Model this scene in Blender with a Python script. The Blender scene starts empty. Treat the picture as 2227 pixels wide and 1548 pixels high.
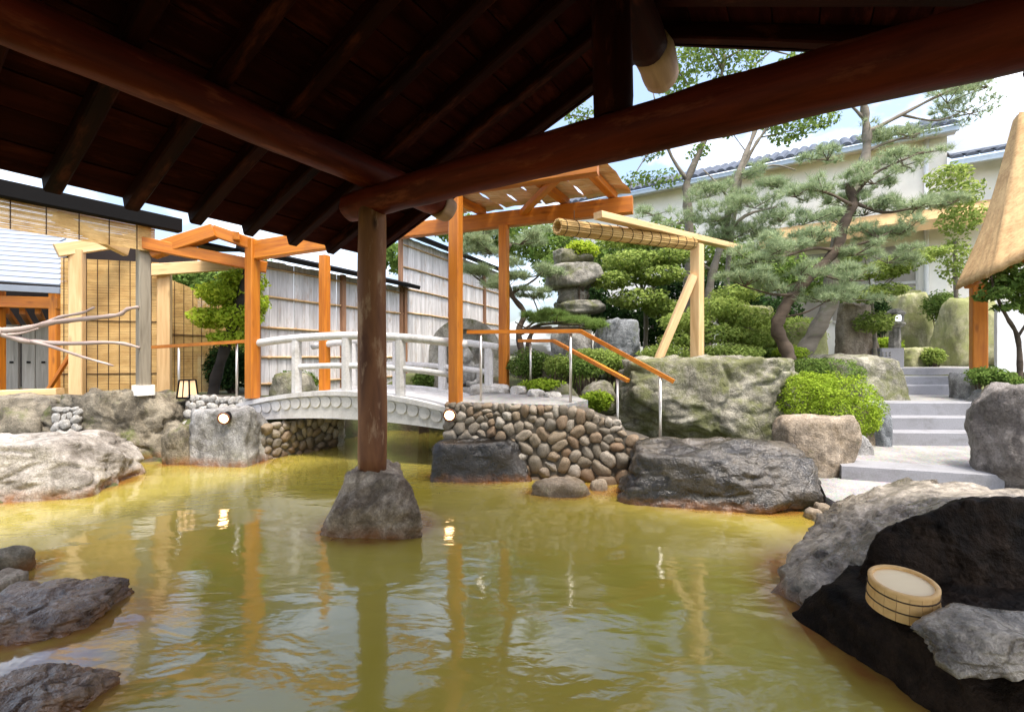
import bpy, bmesh, math, random
import numpy as np
from mathutils import Vector, Matrix, noise as mnoise

random.seed(7)
RNG = np.random.default_rng(7)
SC = bpy.context.scene
COL = SC.collection

# ------------------------------------------------------------------ camera, sky, sun, exposure
H = 1.5                    # eye height above the water
FPX = 1000.0               # focal length in photo pixels
PW, PH = 2227.0, 1548.0
cam_d = bpy.data.cameras.new('camera')
cam_d.sensor_width = 36.0
cam_d.lens = 36.0 * FPX / PW
cam_d.clip_start = 0.05
cam_d.clip_end = 2000
cam = bpy.data.objects.new('camera', cam_d)
cam.location = (0, 0, H)
cam.rotation_euler = (math.radians(90), 0, 0)
COL.objects.link(cam)
SC.camera = cam

SUN_DIR = Vector((0.20, -0.29, 0.935)).normalized()       # towards the sun
world = bpy.data.worlds.new('World')
SC.world = world
world.use_nodes = True
wn = world.node_tree.nodes
bg = wn['Background']
sky = wn.new('ShaderNodeTexSky')
sky.sky_type = 'NISHITA'
sky.sun_disc = False
sky.sun_elevation = math.asin(SUN_DIR.z)
sky.sun_rotation = math.atan2(SUN_DIR.x, SUN_DIR.y)
sky.air_density = 1.0
sky.dust_density = 5.0
wt = world.node_tree
wl = wt.links
# bright clouds added over the whole dome to whiten water reflections and fill light
CLOUD_SHIFT = (0.0, 0.0, 0.0)
tcw = wn.new('ShaderNodeTexCoord')
sxw = wn.new('ShaderNodeSeparateXYZ')
wl.new(tcw.outputs['Generated'], sxw.inputs[0])
zc = wn.new('ShaderNodeMath'); zc.operation = 'MAXIMUM'; zc.inputs[1].default_value = 0.0
wl.new(sxw.outputs[2], zc.inputs[0])
zd = wn.new('ShaderNodeMath'); zd.operation = 'ADD'; zd.inputs[1].default_value = 0.35
wl.new(zc.outputs[0], zd.inputs[0])
cw = wn.new('ShaderNodeCombineXYZ')
for i_ in (0, 1):
    dv = wn.new('ShaderNodeMath'); dv.operation = 'DIVIDE'
    wl.new(sxw.outputs[i_], dv.inputs[0]); wl.new(zd.outputs[0], dv.inputs[1])
    wl.new(dv.outputs[0], cw.inputs[i_])
nzw = wn.new('ShaderNodeTexNoise')
nzw.inputs['Scale'].default_value = 1.9
nzw.inputs['Detail'].default_value = 7.0
nzw.inputs['Roughness'].default_value = 0.55
cm = wn.new('ShaderNodeMapping')
cm.inputs['Location'].default_value = CLOUD_SHIFT
wl.new(cw.outputs[0], cm.inputs['Vector'])
wl.new(cm.outputs[0], nzw.inputs['Vector'])
rpw = wn.new('ShaderNodeValToRGB')
rpw.color_ramp.elements[0].position = 0.47
rpw.color_ramp.elements[0].color = (0, 0, 0, 1)
rpw.color_ramp.elements[1].position = 0.75
rpw.color_ramp.elements[1].color = (1, 1, 1, 1)
wl.new(nzw.outputs['Fac'], rpw.inputs[0])
mxw = wn.new('ShaderNodeMix'); mxw.data_type = 'RGBA'
wl.new(rpw.outputs[0], mxw.inputs[0])
wl.new(sky.outputs[0], mxw.inputs[6])
mxw.inputs[7].default_value = (9.0, 9.3, 9.9, 1)
wl.new(mxw.outputs[2], bg.inputs[0])
bg.inputs[1].default_value = 0.15
sun_d = bpy.data.lights.new('sun', 'SUN')
sun_d.energy = 1.5
sun_d.angle = math.radians(12)
sun_d.color = (1.0, 0.95, 0.86)
sun = bpy.data.objects.new('sun', sun_d)
sun.rotation_euler = (-SUN_DIR).to_track_quat('-Z', 'Y').to_euler()
COL.objects.link(sun)
SC.view_settings.view_transform = 'Standard'
SC.view_settings.look = 'None'
SC.view_settings.gamma = 1.0
SC.view_settings.exposure = 1.62
SC.view_settings.use_curve_mapping = False
SC.cycles.use_denoising = True
SC.cycles.max_bounces = 6
SC.cycles.diffuse_bounces = 4
SC.cycles.glossy_bounces = 3
SC.cycles.transmission_bounces = 3
SC.cycles.caustics_reflective = False
SC.cycles.caustics_refractive = False
SC.cycles.sample_clamp_indirect = 6.0

# ------------------------------------------------------------------ helpers: pixels to points
def at(px, py, d):
    return Vector(((px - PW / 2) / FPX * d, d, H - (py - PH / 2) / FPX * d))

def onz(px, py, z):
    d = (H - z) * FPX / (py - PH / 2)
    return Vector(((px - PW / 2) / FPX * d, d, z))

# ------------------------------------------------------------------ helpers: materials
def new_mat(name):
    m = bpy.data.materials.new(name)
    m.use_nodes = True
    nt = m.node_tree
    b = nt.nodes['Principled BSDF']
    return m, nt, b

def nd(nt, typ, **kw):
    n = nt.nodes.new(typ)
    for k, v in kw.items():
        setattr(n, k, v)
    return n

def ramp(nt, fac, stops):
    r = nd(nt, 'ShaderNodeValToRGB')
    el = r.color_ramp.elements
    while len(el) < len(stops):
        el.new(0.5)
    for e, (p, c) in zip(el, stops):
        e.position = p
        e.color = (*c, 1) if len(c) == 3 else c
    nt.links.new(fac, r.inputs[0])
    return r.outputs[0]

def mixc(nt, fac, a, b, mode='MIX'):
    m = nd(nt, 'ShaderNodeMix', data_type='RGBA', blend_type=mode)
    for sock, v in ((m.inputs[0], fac), (m.inputs[6], a), (m.inputs[7], b)):
        if hasattr(v, 'links') or isinstance(v, bpy.types.NodeSocket):
            nt.links.new(v, sock)
        elif isinstance(v, (int, float)):
            sock.default_value = v
        else:
            sock.default_value = (*v, 1)
    return m.outputs[2]

def mathn(nt, op, a, b=None, clamp=False):
    m = nd(nt, 'ShaderNodeMath', operation=op, use_clamp=clamp)
    for i, v in enumerate((a, b)):
        if v is None:
            continue
        if isinstance(v, bpy.types.NodeSocket):
            nt.links.new(v, m.inputs[i])
        else:
            m.inputs[i].default_value = v
    return m.outputs[0]

def noise_tex(nt, vec, scale, detail=5, rough=0.55, dist=0.0):
    n = nd(nt, 'ShaderNodeTexNoise')
    n.inputs['Scale'].default_value = scale
    n.inputs['Detail'].default_value = detail
    n.inputs['Roughness'].default_value = rough
    n.inputs['Distortion'].default_value = dist
    if vec is not None:
        nt.links.new(vec, n.inputs['Vector'])
    return n.outputs['Fac']

def mapping(nt, vec, scale=(1, 1, 1), loc=(0, 0, 0)):
    m = nd(nt, 'ShaderNodeMapping')
    m.inputs['Scale'].default_value = scale
    m.inputs['Location'].default_value = loc
    nt.links.new(vec, m.inputs['Vector'])
    return m.outputs[0]

def bump(nt, b, height, strength=0.3, dist=0.02):
    bp = nd(nt, 'ShaderNodeBump')
    bp.inputs['Strength'].default_value = strength
    bp.inputs['Distance'].default_value = dist
    nt.links.new(height, bp.inputs['Height'])
    nt.links.new(bp.outputs[0], b.inputs['Normal'])

def obj_coord(nt):
    tc = nd(nt, 'ShaderNodeTexCoord')
    oi = nd(nt, 'ShaderNodeObjectInfo')
    va = nd(nt, 'ShaderNodeVectorMath', operation='ADD')
    mu = nd(nt, 'ShaderNodeVectorMath', operation='SCALE')
    cb = nd(nt, 'ShaderNodeCombineXYZ')
    for i in range(3):
        nt.links.new(oi.outputs['Random'], cb.inputs[i])
    nt.links.new(cb.outputs[0], mu.inputs[0])
    mu.inputs['Scale'].default_value = 37.0
    nt.links.new(tc.outputs['Object'], va.inputs[0])
    nt.links.new(mu.outputs[0], va.inputs[1])
    return va.outputs[0], oi.outputs['Random']

def wood_mat(name, dark, light, rough=0.6, grain=22.0, knots=0.5, wear=None, spec=0.3, var=0.35):
    """grain runs along local X"""
    m, nt, b = new_mat(name)
    v, rnd = obj_coord(nt)
    g = noise_tex(nt, mapping(nt, v, (1.3, grain, grain)), 1.0, 6, 0.6, 0.6)
    g2 = noise_tex(nt, mapping(nt, v, (0.7, 4, 4)), 1.0, 3, 0.5, 0.3)
    f = mathn(nt, 'ADD', mathn(nt, 'MULTIPLY', g, 0.6), mathn(nt, 'MULTIPLY', g2, 0.4))
    c = ramp(nt, f, [(0.32, dark), (0.62, light)])
    br = mathn(nt, 'ADD', mathn(nt, 'MULTIPLY', rnd, var), 1.0 - var / 2)
    hs = nd(nt, 'ShaderNodeHueSaturation')
    nt.links.new(c, hs.inputs['Color'])
    nt.links.new(br, hs.inputs['Value'])
    c = hs.outputs[0]
    if knots:
        vo = nd(nt, 'ShaderNodeTexVoronoi')
        nt.links.new(mapping(nt, v, (1.6, 5, 5)), vo.inputs['Vector'])
        vo.inputs['Scale'].default_value = 1.0
        k = ramp(nt, vo.outputs['Distance'], [(0.05, (1, 1, 1)), (0.16, (0, 0, 0))])
        c = mixc(nt, mathn(nt, 'MULTIPLY', k, knots), c, tuple(x * 0.35 for x in dark))
    if wear is not None:
        w = noise_tex(nt, mapping(nt, v, (2, 7, 7)), 1.3, 6, 0.65)
        wf = ramp(nt, w, [(0.55, (0, 0, 0)), (0.68, (1, 1, 1))])
        c = mixc(nt, mathn(nt, 'MULTIPLY', wf, 0.7), c, wear)
    nt.links.new(c, b.inputs['Base Color'])
    b.inputs['Roughness'].default_value = rough
    b.inputs['Specular IOR Level'].default_value = spec
    bump(nt, b, f, 0.35, 0.01)
    return m

def rock_mat(name, dark, light, moss=0.0, rough=0.8, rust=0.0, stain=(0.05, 0.045, 0.04), scale=1.0, wet=False,
             mosscol=(0.075, 0.085, 0.022), streak=True, bumpk=0.7, spec=None):
    m, nt, b = new_mat(name)
    v, rnd = obj_coord(nt)
    n1 = noise_tex(nt, v, 2.2 * scale, 5, 0.62, 0.4)
    n2 = noise_tex(nt, v, 9.0 * scale, 5, 0.7, 0.2)
    n3 = noise_tex(nt, v, 60.0 * scale, 3, 0.6)
    f = mathn(nt, 'ADD', mathn(nt, 'MULTIPLY', n1, 0.55), mathn(nt, 'MULTIPLY', n2, 0.45))
    c = ramp(nt, f, [(0.40, dark), (0.5, tuple((a + e) / 2 for a, e in zip(dark, light))), (0.58, light)])
    sp = ramp(nt, n3, [(0.35, (0.72, 0.72, 0.72)), (0.65, (1.12, 1.12, 1.12))])
    c = mixc(nt, 1.0, c, sp, 'MULTIPLY')
    # cracks and dark weathering
    vn = nd(nt, 'ShaderNodeVectorMath', operation='ADD')
    wob = nd(nt, 'ShaderNodeTexNoise')
    wob.inputs['Scale'].default_value = 3.0
    nt.links.new(v, wob.inputs['Vector'])
    sc = nd(nt, 'ShaderNodeVectorMath', operation='SCALE')
    sc.inputs['Scale'].default_value = 0.55
    nt.links.new(wob.outputs['Color'], sc.inputs[0])
    nt.links.new(v, vn.inputs[0])
    nt.links.new(sc.outputs[0], vn.inputs[1])
    vo = nd(nt, 'ShaderNodeTexVoronoi', feature='DISTANCE_TO_EDGE')
    vo.inputs['Scale'].default_value = 2.1 * scale
    nt.links.new(vn.outputs[0], vo.inputs['Vector'])
    ck = ramp(nt, vo.outputs['Distance'], [(0.0, (1, 1, 1)), (0.03, (0, 0, 0))])
    patch = ramp(nt, noise_tex(nt, v, 1.4 * scale, 4, 0.5), [(0.48, (0, 0, 0)), (0.6, (1, 1, 1))])
    ckm = mathn(nt, 'MULTIPLY', mathn(nt, 'MULTIPLY', ck, patch), 0.3)
    c = mixc(nt, ckm, c, stain)
    st = ramp(nt, noise_tex(nt, mapping(nt, v, (1, 1, 0.35)), 3.1 * scale, 5, 0.7, 0.8), [(0.49, (0, 0, 0)), (0.64, (1, 1, 1))])
    c = mixc(nt, mathn(nt, 'MULTIPLY', st, 0.62), c, stain)
    if moss:
        ms = ramp(nt, noise_tex(nt, v, 2.6 * scale, 5, 0.68, 0.3), [(0.60 - 0.28 * moss, (0, 0, 0)), (0.72 - 0.2 * moss, (1, 1, 1))])
        mc = mixc(nt, noise_tex(nt, v, 30, 4, 0.6), mosscol, tuple(x * 1.9 for x in mosscol))
        c = mixc(nt, mathn(nt, 'MULTIPLY', ms, 0.85), c, mc)
    if rust:
        ge = nd(nt, 'ShaderNodeNewGeometry')
        sx = nd(nt, 'ShaderNodeSeparateXYZ')
        nt.links.new(ge.outputs['Position'], sx.inputs[0])
        zz = mathn(nt, 'ADD', sx.outputs[2], mathn(nt, 'MULTIPLY', n2, -0.16))
        rf = ramp(nt, mathn(nt, 'ADD', zz, 0.5), [(0.44, (1, 1, 1)), (0.44 + 0.1 * rust + 0.02, (0, 0, 0))])
        rm = ramp(nt, noise_tex(nt, v, 6.0, 4, 0.65), [(0.36, (0.15, 0.15, 0.15)), (0.62, (1, 1, 1))])
        c = mixc(nt, mathn(nt, 'MULTIPLY', mathn(nt, 'MULTIPLY', rf, rm), 0.85), c, (0.20, 0.075, 0.014))
    nt.links.new(c, b.inputs['Base Color'])
    if spec is not None:
        b.inputs['Roughness'].default_value = rough
        b.inputs['Specular IOR Level'].default_value = spec
    elif wet:
        rr = ramp(nt, n1, [(0.42, (rough * 0.5,) * 3), (0.6, (rough,) * 3)])
        nt.links.new(rr, b.inputs['Roughness'])
        b.inputs['Specular IOR Level'].default_value = 0.65
    else:
        b.inputs['Roughness'].default_value = rough
        b.inputs['Specular IOR Level'].default_value = 0.25
    n4 = noise_tex(nt, v, 24.0 * scale, 4, 0.7)
    h = mathn(nt, 'ADD', mathn(nt, 'MULTIPLY', n2, 0.7), mathn(nt, 'ADD', mathn(nt, 'MULTIPLY', n3, 0.14), mathn(nt, 'MULTIPLY', n4, 0.4)))
    h = mathn(nt, 'SUBTRACT', h, mathn(nt, 'MULTIPLY', ckm, 0.6))
    bump(nt, b, h, bumpk, 0.05)
    return m

def leaf_mat(name, c1, c2, trans=0.35, rough=0.5):
    m, nt, b = new_mat(name)
    ge = nd(nt, 'ShaderNodeNewGeometry')
    tc = nd(nt, 'ShaderNodeTexCoord')
    n = noise_tex(nt, tc.outputs['Object'], 2.2, 3, 0.5)
    f = mathn(nt, 'ADD', mathn(nt, 'MULTIPLY', ge.outputs['Random Per Island'], 0.6), mathn(nt, 'MULTIPLY', n, 0.5), True)
    c = ramp(nt, f, [(0.15, c1), (0.85, c2)])
    nt.nodes.remove(b)
    b = nd(nt, 'ShaderNodeBsdfDiffuse')
    nt.links.new(c, b.inputs['Color'])
    tr = nd(nt, 'ShaderNodeBsdfTranslucent')
    hs = nd(nt, 'ShaderNodeHueSaturation')
    hs.inputs['Value'].default_value = 1.3
    hs.inputs['Hue'].default_value = 0.485
    nt.links.new(c, hs.inputs['Color'])
    nt.links.new(hs.outputs[0], tr.inputs[0])
    mx = nd(nt, 'ShaderNodeMixShader')
    mx.inputs[0].default_value = trans
    nt.links.new(b.outputs[0], mx.inputs[1])
    nt.links.new(tr.outputs[0], mx.inputs[2])
    nt.links.new(mx.outputs[0], nt.nodes['Material Output'].inputs[0])
    return m

def plain_mat(name, c, rough=0.6, metal=0.0, var=0.12, scale=8.0, spec=0.4, bumpk=0.1):
    m, nt, b = new_mat(name)
    v, rnd = obj_coord(nt)
    n = noise_tex(nt, v, scale, 6, 0.6)
    f = ramp(nt, n, [(0.3, tuple(x * (1 - var) for x in c)), (0.7, tuple(min(1, x * (1 + var)) for x in c))])
    nt.links.new(f, b.inputs['Base Color'])
    b.inputs['Roughness'].default_value = rough
    b.inputs['Metallic'].default_value = metal
    b.inputs['Specular IOR Level'].default_value = spec
    if bumpk:
        bump(nt, b, n, bumpk, 0.01)
    return m

def emit_mat(name, c, s):
    m, nt, b = new_mat(name)
    b.inputs['Base Color'].default_value = (*c, 1)
    b.inputs['Emission Color'].default_value = (*c, 1)
    b.inputs['Emission Strength'].default_value = s
    return m

def dirt_mat(name, c, dirt, rough=0.65, amount=0.6, streak=(3, 3, 0.6), fine=40.0, bumpk=0.25, spec=0.35):
    m, nt, b = new_mat(name)
    v, rnd = obj_coord(nt)
    d1 = noise_tex(nt, mapping(nt, v, streak), 2.0, 6, 0.65, 0.5)
    d2 = noise_tex(nt, v, 1.3, 5, 0.6)
    n3 = noise_tex(nt, v, fine, 3, 0.6)
    f = mathn(nt, 'MULTIPLY', ramp(nt, d1, [(0.48, (0, 0, 0)), (0.70, (1, 1, 1))]), ramp(nt, d2, [(0.38, (0.2, 0.2, 0.2)), (0.62, (1, 1, 1))]))
    col = mixc(nt, mathn(nt, 'MULTIPLY', f, amount), c, dirt)
    sp = ramp(nt, n3, [(0.3, (0.86, 0.86, 0.86)), (0.7, (1.06, 1.06, 1.06))])
    nt.links.new(mixc(nt, 1.0, col, sp, 'MULTIPLY'), b.inputs['Base Color'])
    b.inputs['Roughness'].default_value = rough
    b.inputs['Specular IOR Level'].default_value = spec
    bump(nt, b, mathn(nt, 'ADD', n3, d1), bumpk, 0.01)
    return m

M = {}
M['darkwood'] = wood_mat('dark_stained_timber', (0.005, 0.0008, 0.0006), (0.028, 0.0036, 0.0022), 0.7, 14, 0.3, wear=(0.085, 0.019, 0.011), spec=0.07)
M['beamwood'] = wood_mat('red_brown_beam_timber', (0.022, 0.0028, 0.0016), (0.125, 0.017, 0.0085), 0.55, 12, 0.3, wear=(0.22, 0.055, 0.028), spec=0.12)
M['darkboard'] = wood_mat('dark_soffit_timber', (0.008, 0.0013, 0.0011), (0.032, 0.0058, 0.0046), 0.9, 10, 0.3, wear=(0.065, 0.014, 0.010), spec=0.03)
M['postwood'] = wood_mat('peeled_log_timber', (0.085, 0.028, 0.012), (0.29, 0.125, 0.055), 0.6, 7, 1.0, wear=(0.46, 0.30, 0.19), var=0.1)
M['logend'] = wood_mat('log_end_painted_daylight', (0.22, 0.12, 0.075), (0.48, 0.31, 0.21), 0.8, 9, 0.6, var=0.1)  # pale tone paints the outside daylight reaching the log's end
M['orange'] = wood_mat('varnished_orange_timber', (0.36, 0.092, 0.007), (0.62, 0.215, 0.018), 0.45, 20, 0.5, wear=(0.40, 0.13, 0.025), spec=0.4, var=0.22)
M['pale'] = wood_mat('pale_pine_timber', (0.55, 0.33, 0.14), (0.82, 0.58, 0.31), 0.55, 18, 0.45, var=0.15)
M['grey_post'] = wood_mat('weathered_grey_timber', (0.15, 0.125, 0.09), (0.33, 0.29, 0.22), 0.85, 16, 0.5)
M['greydoor'] = wood_mat('weathered_door_timber', (0.20, 0.18, 0.15), (0.40, 0.37, 0.32), 0.85, 16, 0.5)
M['fence'] = wood_mat('bleached_fence_board', (0.34, 0.32, 0.315), (0.66, 0.64, 0.64), 0.85, 14, 0.2, wear=(0.40, 0.31, 0.25), var=0.2)
M['fencepost'] = wood_mat('brown_fence_timber', (0.13, 0.065, 0.035), (0.30, 0.16, 0.09), 0.8, 16, 0.3)
M['bamboo'] = wood_mat('split_bamboo', (0.30, 0.17, 0.08), (0.55, 0.38, 0.20), 0.6, 12, 0.3)
M['reed'] = wood_mat('golden_reed', (0.42, 0.24, 0.075), (0.70, 0.47, 0.19), 0.7, 8, 0.0, var=0.3)
M['reedmat'] = wood_mat('weathered_reed_mat', (0.40, 0.20, 0.08), (0.80, 0.58, 0.38), 0.8, 30, 0.0, wear=(0.85, 0.80, 0.74), var=0.2)
M['cord'] = plain_mat('dark_cord', (0.07, 0.04, 0.02), 0.9)
M['black'] = plain_mat('black_roof_metal', (0.006, 0.0055, 0.0055), 0.8, spec=0.12)
M['white'] = dirt_mat('white_bridge_paint', (0.60, 0.585, 0.57), (0.27, 0.24, 0.20), 0.62, 0.6)
M['whitewall'] = plain_mat('cream_render', (0.88, 0.845, 0.76), 0.85, var=0.08, scale=2.0)
M['whitepanel'] = plain_mat('white_panel', (0.72, 0.73, 0.76), 0.6, var=0.05)
M['metalroof'] = plain_mat('pale_metal_roof', (0.22, 0.245, 0.29), 0.55, var=0.1, scale=3)
M['tile'] = plain_mat('dark_roof_tile', (0.045, 0.055, 0.075), 0.5, var=0.3, scale=4)
M['gutter'] = plain_mat('grey_gutter', (0.42, 0.50, 0.58), 0.45, var=0.1)
M['pipe'] = plain_mat('white_pipe', (0.75, 0.75, 0.74), 0.5, var=0.05)
M['window'] = plain_mat('dull_window', (0.30, 0.27, 0.22), 0.3, var=0.25, scale=1.5)
M['frame'] = plain_mat('window_frame_paint', (0.50, 0.48, 0.43), 0.6)
M['dark'] = plain_mat('dark_interior', (0.02, 0.012, 0.01), 0.9)
M['steel'] = plain_mat('brushed_steel', (0.62, 0.58, 0.52), 0.3, metal=0.8, var=0.06)
M['granite'] = dirt_mat('cut_granite', (0.27, 0.27, 0.285), (0.14, 0.135, 0.125), 0.8, 0.65, (2, 2, 3), 70.0)
M['awning'] = wood_mat('cedar_bark_roof', (0.34, 0.19, 0.08), (0.62, 0.41, 0.20), 0.85, 22, 0.0, var=0.05)
M['awn2'] = plain_mat('brown_awning', (0.42, 0.27, 0.12), 0.8, var=0.25, scale=3)
M['trunk'] = wood_mat('pine_bark', (0.035, 0.025, 0.018), (0.15, 0.11, 0.08), 0.95, 7, 0.4, var=0.2)
M['trunkdark'] = wood_mat('black_bark', (0.008, 0.007, 0.006), (0.04, 0.034, 0.028), 0.95, 7, 0.4, var=0.2)
M['trunkgrey'] = wood_mat('grey_bark', (0.10, 0.085, 0.065), (0.27, 0.235, 0.19), 0.95, 7, 0.4, wear=(0.12, 0.14, 0.06), var=0.2)
M['drift'] = wood_mat('driftwood', (0.24, 0.17, 0.14), (0.50, 0.40, 0.35), 0.8, 12, 0.2, var=0.1)
M['needle'] = leaf_mat('pine_needles', (0.15, 0.215, 0.105), (0.42, 0.50, 0.30), 0.4)
M['needle2'] = leaf_mat('yellow_green_needles', (0.09, 0.16, 0.03), (0.30, 0.42, 0.13), 0.3)
M['maple'] = leaf_mat('maple_leaves', (0.10, 0.165, 0.03), (0.36, 0.45, 0.125), 0.45)
M['bright'] = leaf_mat('fresh_leaves', (0.14, 0.24, 0.012), (0.42, 0.52, 0.06), 0.45)
M['shrub'] = leaf_mat('shrub_leaves', (0.05, 0.10, 0.02), (0.20, 0.29, 0.07), 0.35)
M['azalea'] = leaf_mat('azalea_leaves', (0.11, 0.19, 0.012), (0.34, 0.46, 0.055), 0.35)
M['cover'] = leaf_mat('ground_cover_leaves', (0.12, 0.19, 0.03), (0.40, 0.50, 0.14), 0.35)
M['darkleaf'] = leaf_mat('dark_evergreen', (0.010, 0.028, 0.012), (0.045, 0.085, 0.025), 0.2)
M['tall'] = leaf_mat('tall_tree_leaves', (0.05, 0.10, 0.025), (0.20, 0.29, 0.075), 0.45)

M['rk_pale'] = rock_mat('pale_boulder_stone', (0.17, 0.15, 0.125), (0.46, 0.42, 0.37), 0, 0.75, rust=1.0, stain=(0.13, 0.11, 0.09))
M['rk_tan'] = rock_mat('tan_boulder_stone', (0.1, 0.085, 0.06), (0.3, 0.26, 0.19), 0.12, 0.8, rust=1.0, stain=(0.045, 0.038, 0.028))
M['rk_grey'] = rock_mat('grey_boulder_stone', (0.14, 0.135, 0.125), (0.4, 0.39, 0.375), 0.0, 0.75, rust=0.8, stain=(0.06, 0.055, 0.05))
M['rk_moss'] = rock_mat('mossy_boulder_stone', (0.13, 0.122, 0.09), (0.38, 0.355, 0.285), 0.55, 0.9, stain=(0.05, 0.05, 0.035), mosscol=(0.085, 0.09, 0.032))
M['rk_mossy2'] = rock_mat('lichened_standing_stone', (0.20, 0.19, 0.11), (0.42, 0.40, 0.25), 0.8, 0.95, stain=(0.10, 0.10, 0.05), mosscol=(0.15, 0.16, 0.06), bumpk=0.35)
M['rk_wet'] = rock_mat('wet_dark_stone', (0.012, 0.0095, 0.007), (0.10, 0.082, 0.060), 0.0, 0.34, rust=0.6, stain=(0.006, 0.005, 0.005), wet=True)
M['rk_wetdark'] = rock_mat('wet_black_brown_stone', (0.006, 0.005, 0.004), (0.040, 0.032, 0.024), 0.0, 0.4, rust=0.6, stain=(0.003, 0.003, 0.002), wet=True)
M['rk_shade'] = rock_mat('dark_stone_painted_shade', (0.004, 0.003, 0.0022), (0.030, 0.019, 0.012), 0.0, 0.6, rust=0.0, stain=(0.002, 0.002, 0.002), spec=0.06)  # near-black colour stands in for the deep shadow below the ledge
M['rk_flat'] = rock_mat('wet_flat_stone', (0.06, 0.032, 0.017), (0.26, 0.165, 0.10), 0.0, 0.4, rust=0.35, stain=(0.03, 0.02, 0.018), wet=True)
M['rk_ledge'] = rock_mat('grey_ledge_stone', (0.085, 0.066, 0.046), (0.46, 0.395, 0.31), 0.0, 0.5, rust=0.5, stain=(0.035, 0.026, 0.018), wet=True)
M['rk_post'] = rock_mat('plinth_stone', (0.15, 0.105, 0.068), (0.52, 0.425, 0.32), 0.0, 0.6, rust=0.8, stain=(0.05, 0.035, 0.02))
M['rk_dim'] = rock_mat('brown_grey_stone', (0.10, 0.088, 0.078), (0.27, 0.245, 0.225), 0.0, 0.85, stain=(0.05, 0.042, 0.038))
M['rk_warm'] = rock_mat('warm_round_stone', (0.17, 0.13, 0.085), (0.4, 0.33, 0.25), 0.05, 0.85, stain=(0.12, 0.10, 0.08))
M['rk_blue'] = rock_mat('blue_grey_stone', (0.11, 0.12, 0.13), (0.34, 0.36, 0.38), 0.1, 0.8, stain=(0.03, 0.032, 0.035))
M['rk_white'] = rock_mat('white_river_stone', (0.38, 0.36, 0.32), (0.7, 0.68, 0.64), 0.0, 0.8, stain=(0.30, 0.27, 0.22))
M['rk_lantern'] = rock_mat('old_lantern_stone', (0.15, 0.145, 0.12), (0.36, 0.34, 0.30), 0.25, 0.9, stain=(0.05, 0.05, 0.04))
M['rk_figure'] = rock_mat('pale_figure_stone', (0.36, 0.35, 0.32), (0.58, 0.57, 0.53), 0.0, 0.9, stain=(0.18, 0.17, 0.15), bumpk=0.25)
M['rk_stele'] = rock_mat('carved_stele_stone', (0.32, 0.30, 0.24), (0.56, 0.53, 0.45), 0.3, 0.9, stain=(0.09, 0.085, 0.06))

def cobble_mat():
    m, nt, b = new_mat('river_cobble')
    v, rnd = obj_coord(nt)
    base = ramp(nt, rnd, [(0.0, (0.22, 0.145, 0.09)), (0.25, (0.30, 0.24, 0.17)), (0.5, (0.17, 0.155, 0.13)),
                          (0.75, (0.35, 0.30, 0.24)), (1.0, (0.43, 0.405, 0.365))])
    n = noise_tex(nt, v, 14, 7, 0.65, 0.3)
    sp = ramp(nt, n, [(0.3, (0.55, 0.52, 0.48)), (0.7, (1.15, 1.12, 1.08))])
    c = mixc(nt, 1.0, base, sp, 'MULTIPLY')
    dirt = ramp(nt, noise_tex(nt, v, 5.0, 5, 0.65), [(0.46, (0, 0, 0)), (0.64, (1, 1, 1))])
    c = mixc(nt, mathn(nt, 'MULTIPLY', dirt, 0.55), c, (0.07, 0.058, 0.04))
    ge = nd(nt, 'ShaderNodeNewGeometry')
    sx = nd(nt, 'ShaderNodeSeparateXYZ')
    nt.links.new(ge.outputs['Position'], sx.inputs[0])
    rf = ramp(nt, mathn(nt, 'ADD', mathn(nt, 'ADD', sx.outputs[2], 0.5), mathn(nt, 'MULTIPLY', n, -0.2)), [(0.45, (1, 1, 1)), (0.62, (0, 0, 0))])
    c = mixc(nt, mathn(nt, 'MULTIPLY', rf, 0.6), c, (0.10, 0.05, 0.02))
    nt.links.new(c, b.inputs['Base Color'])
    b.inputs['Roughness'].default_value = 0.6
    b.inputs['Specular IOR Level'].default_value = 0.35
    bump(nt, b, n, 0.35, 0.02)
    return m
M['cobble'] = cobble_mat()
M['mortar'] = plain_mat('dark_mortar', (0.085, 0.072, 0.055), 0.95, var=0.4, scale=20, bumpk=0.5)

def ground_mat():
    m, nt, b = new_mat('garden_soil')
    tc = nd(nt, 'ShaderNodeTexCoord')
    v = tc.outputs['Object']
    n = noise_tex(nt, v, 1.7, 8, 0.65)
    n2 = noise_tex(nt, v, 22, 6, 0.7)
    c = ramp(nt, n, [(0.35, (0.10, 0.075, 0.045)), (0.5, (0.085, 0.095, 0.03)), (0.66, (0.16, 0.18, 0.06))])
    sp = ramp(nt, n2, [(0.3, (0.5, 0.5, 0.5)), (0.7, (1.2, 1.2, 1.2))])
    nt.links.new(mixc(nt, 1.0, c, sp, 'MULTIPLY'), b.inputs['Base Color'])
    b.inputs['Roughness'].default_value = 0.95
    bump(nt, b, n2, 0.8, 0.04)
    return m
M['soil'] = ground_mat()

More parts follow.
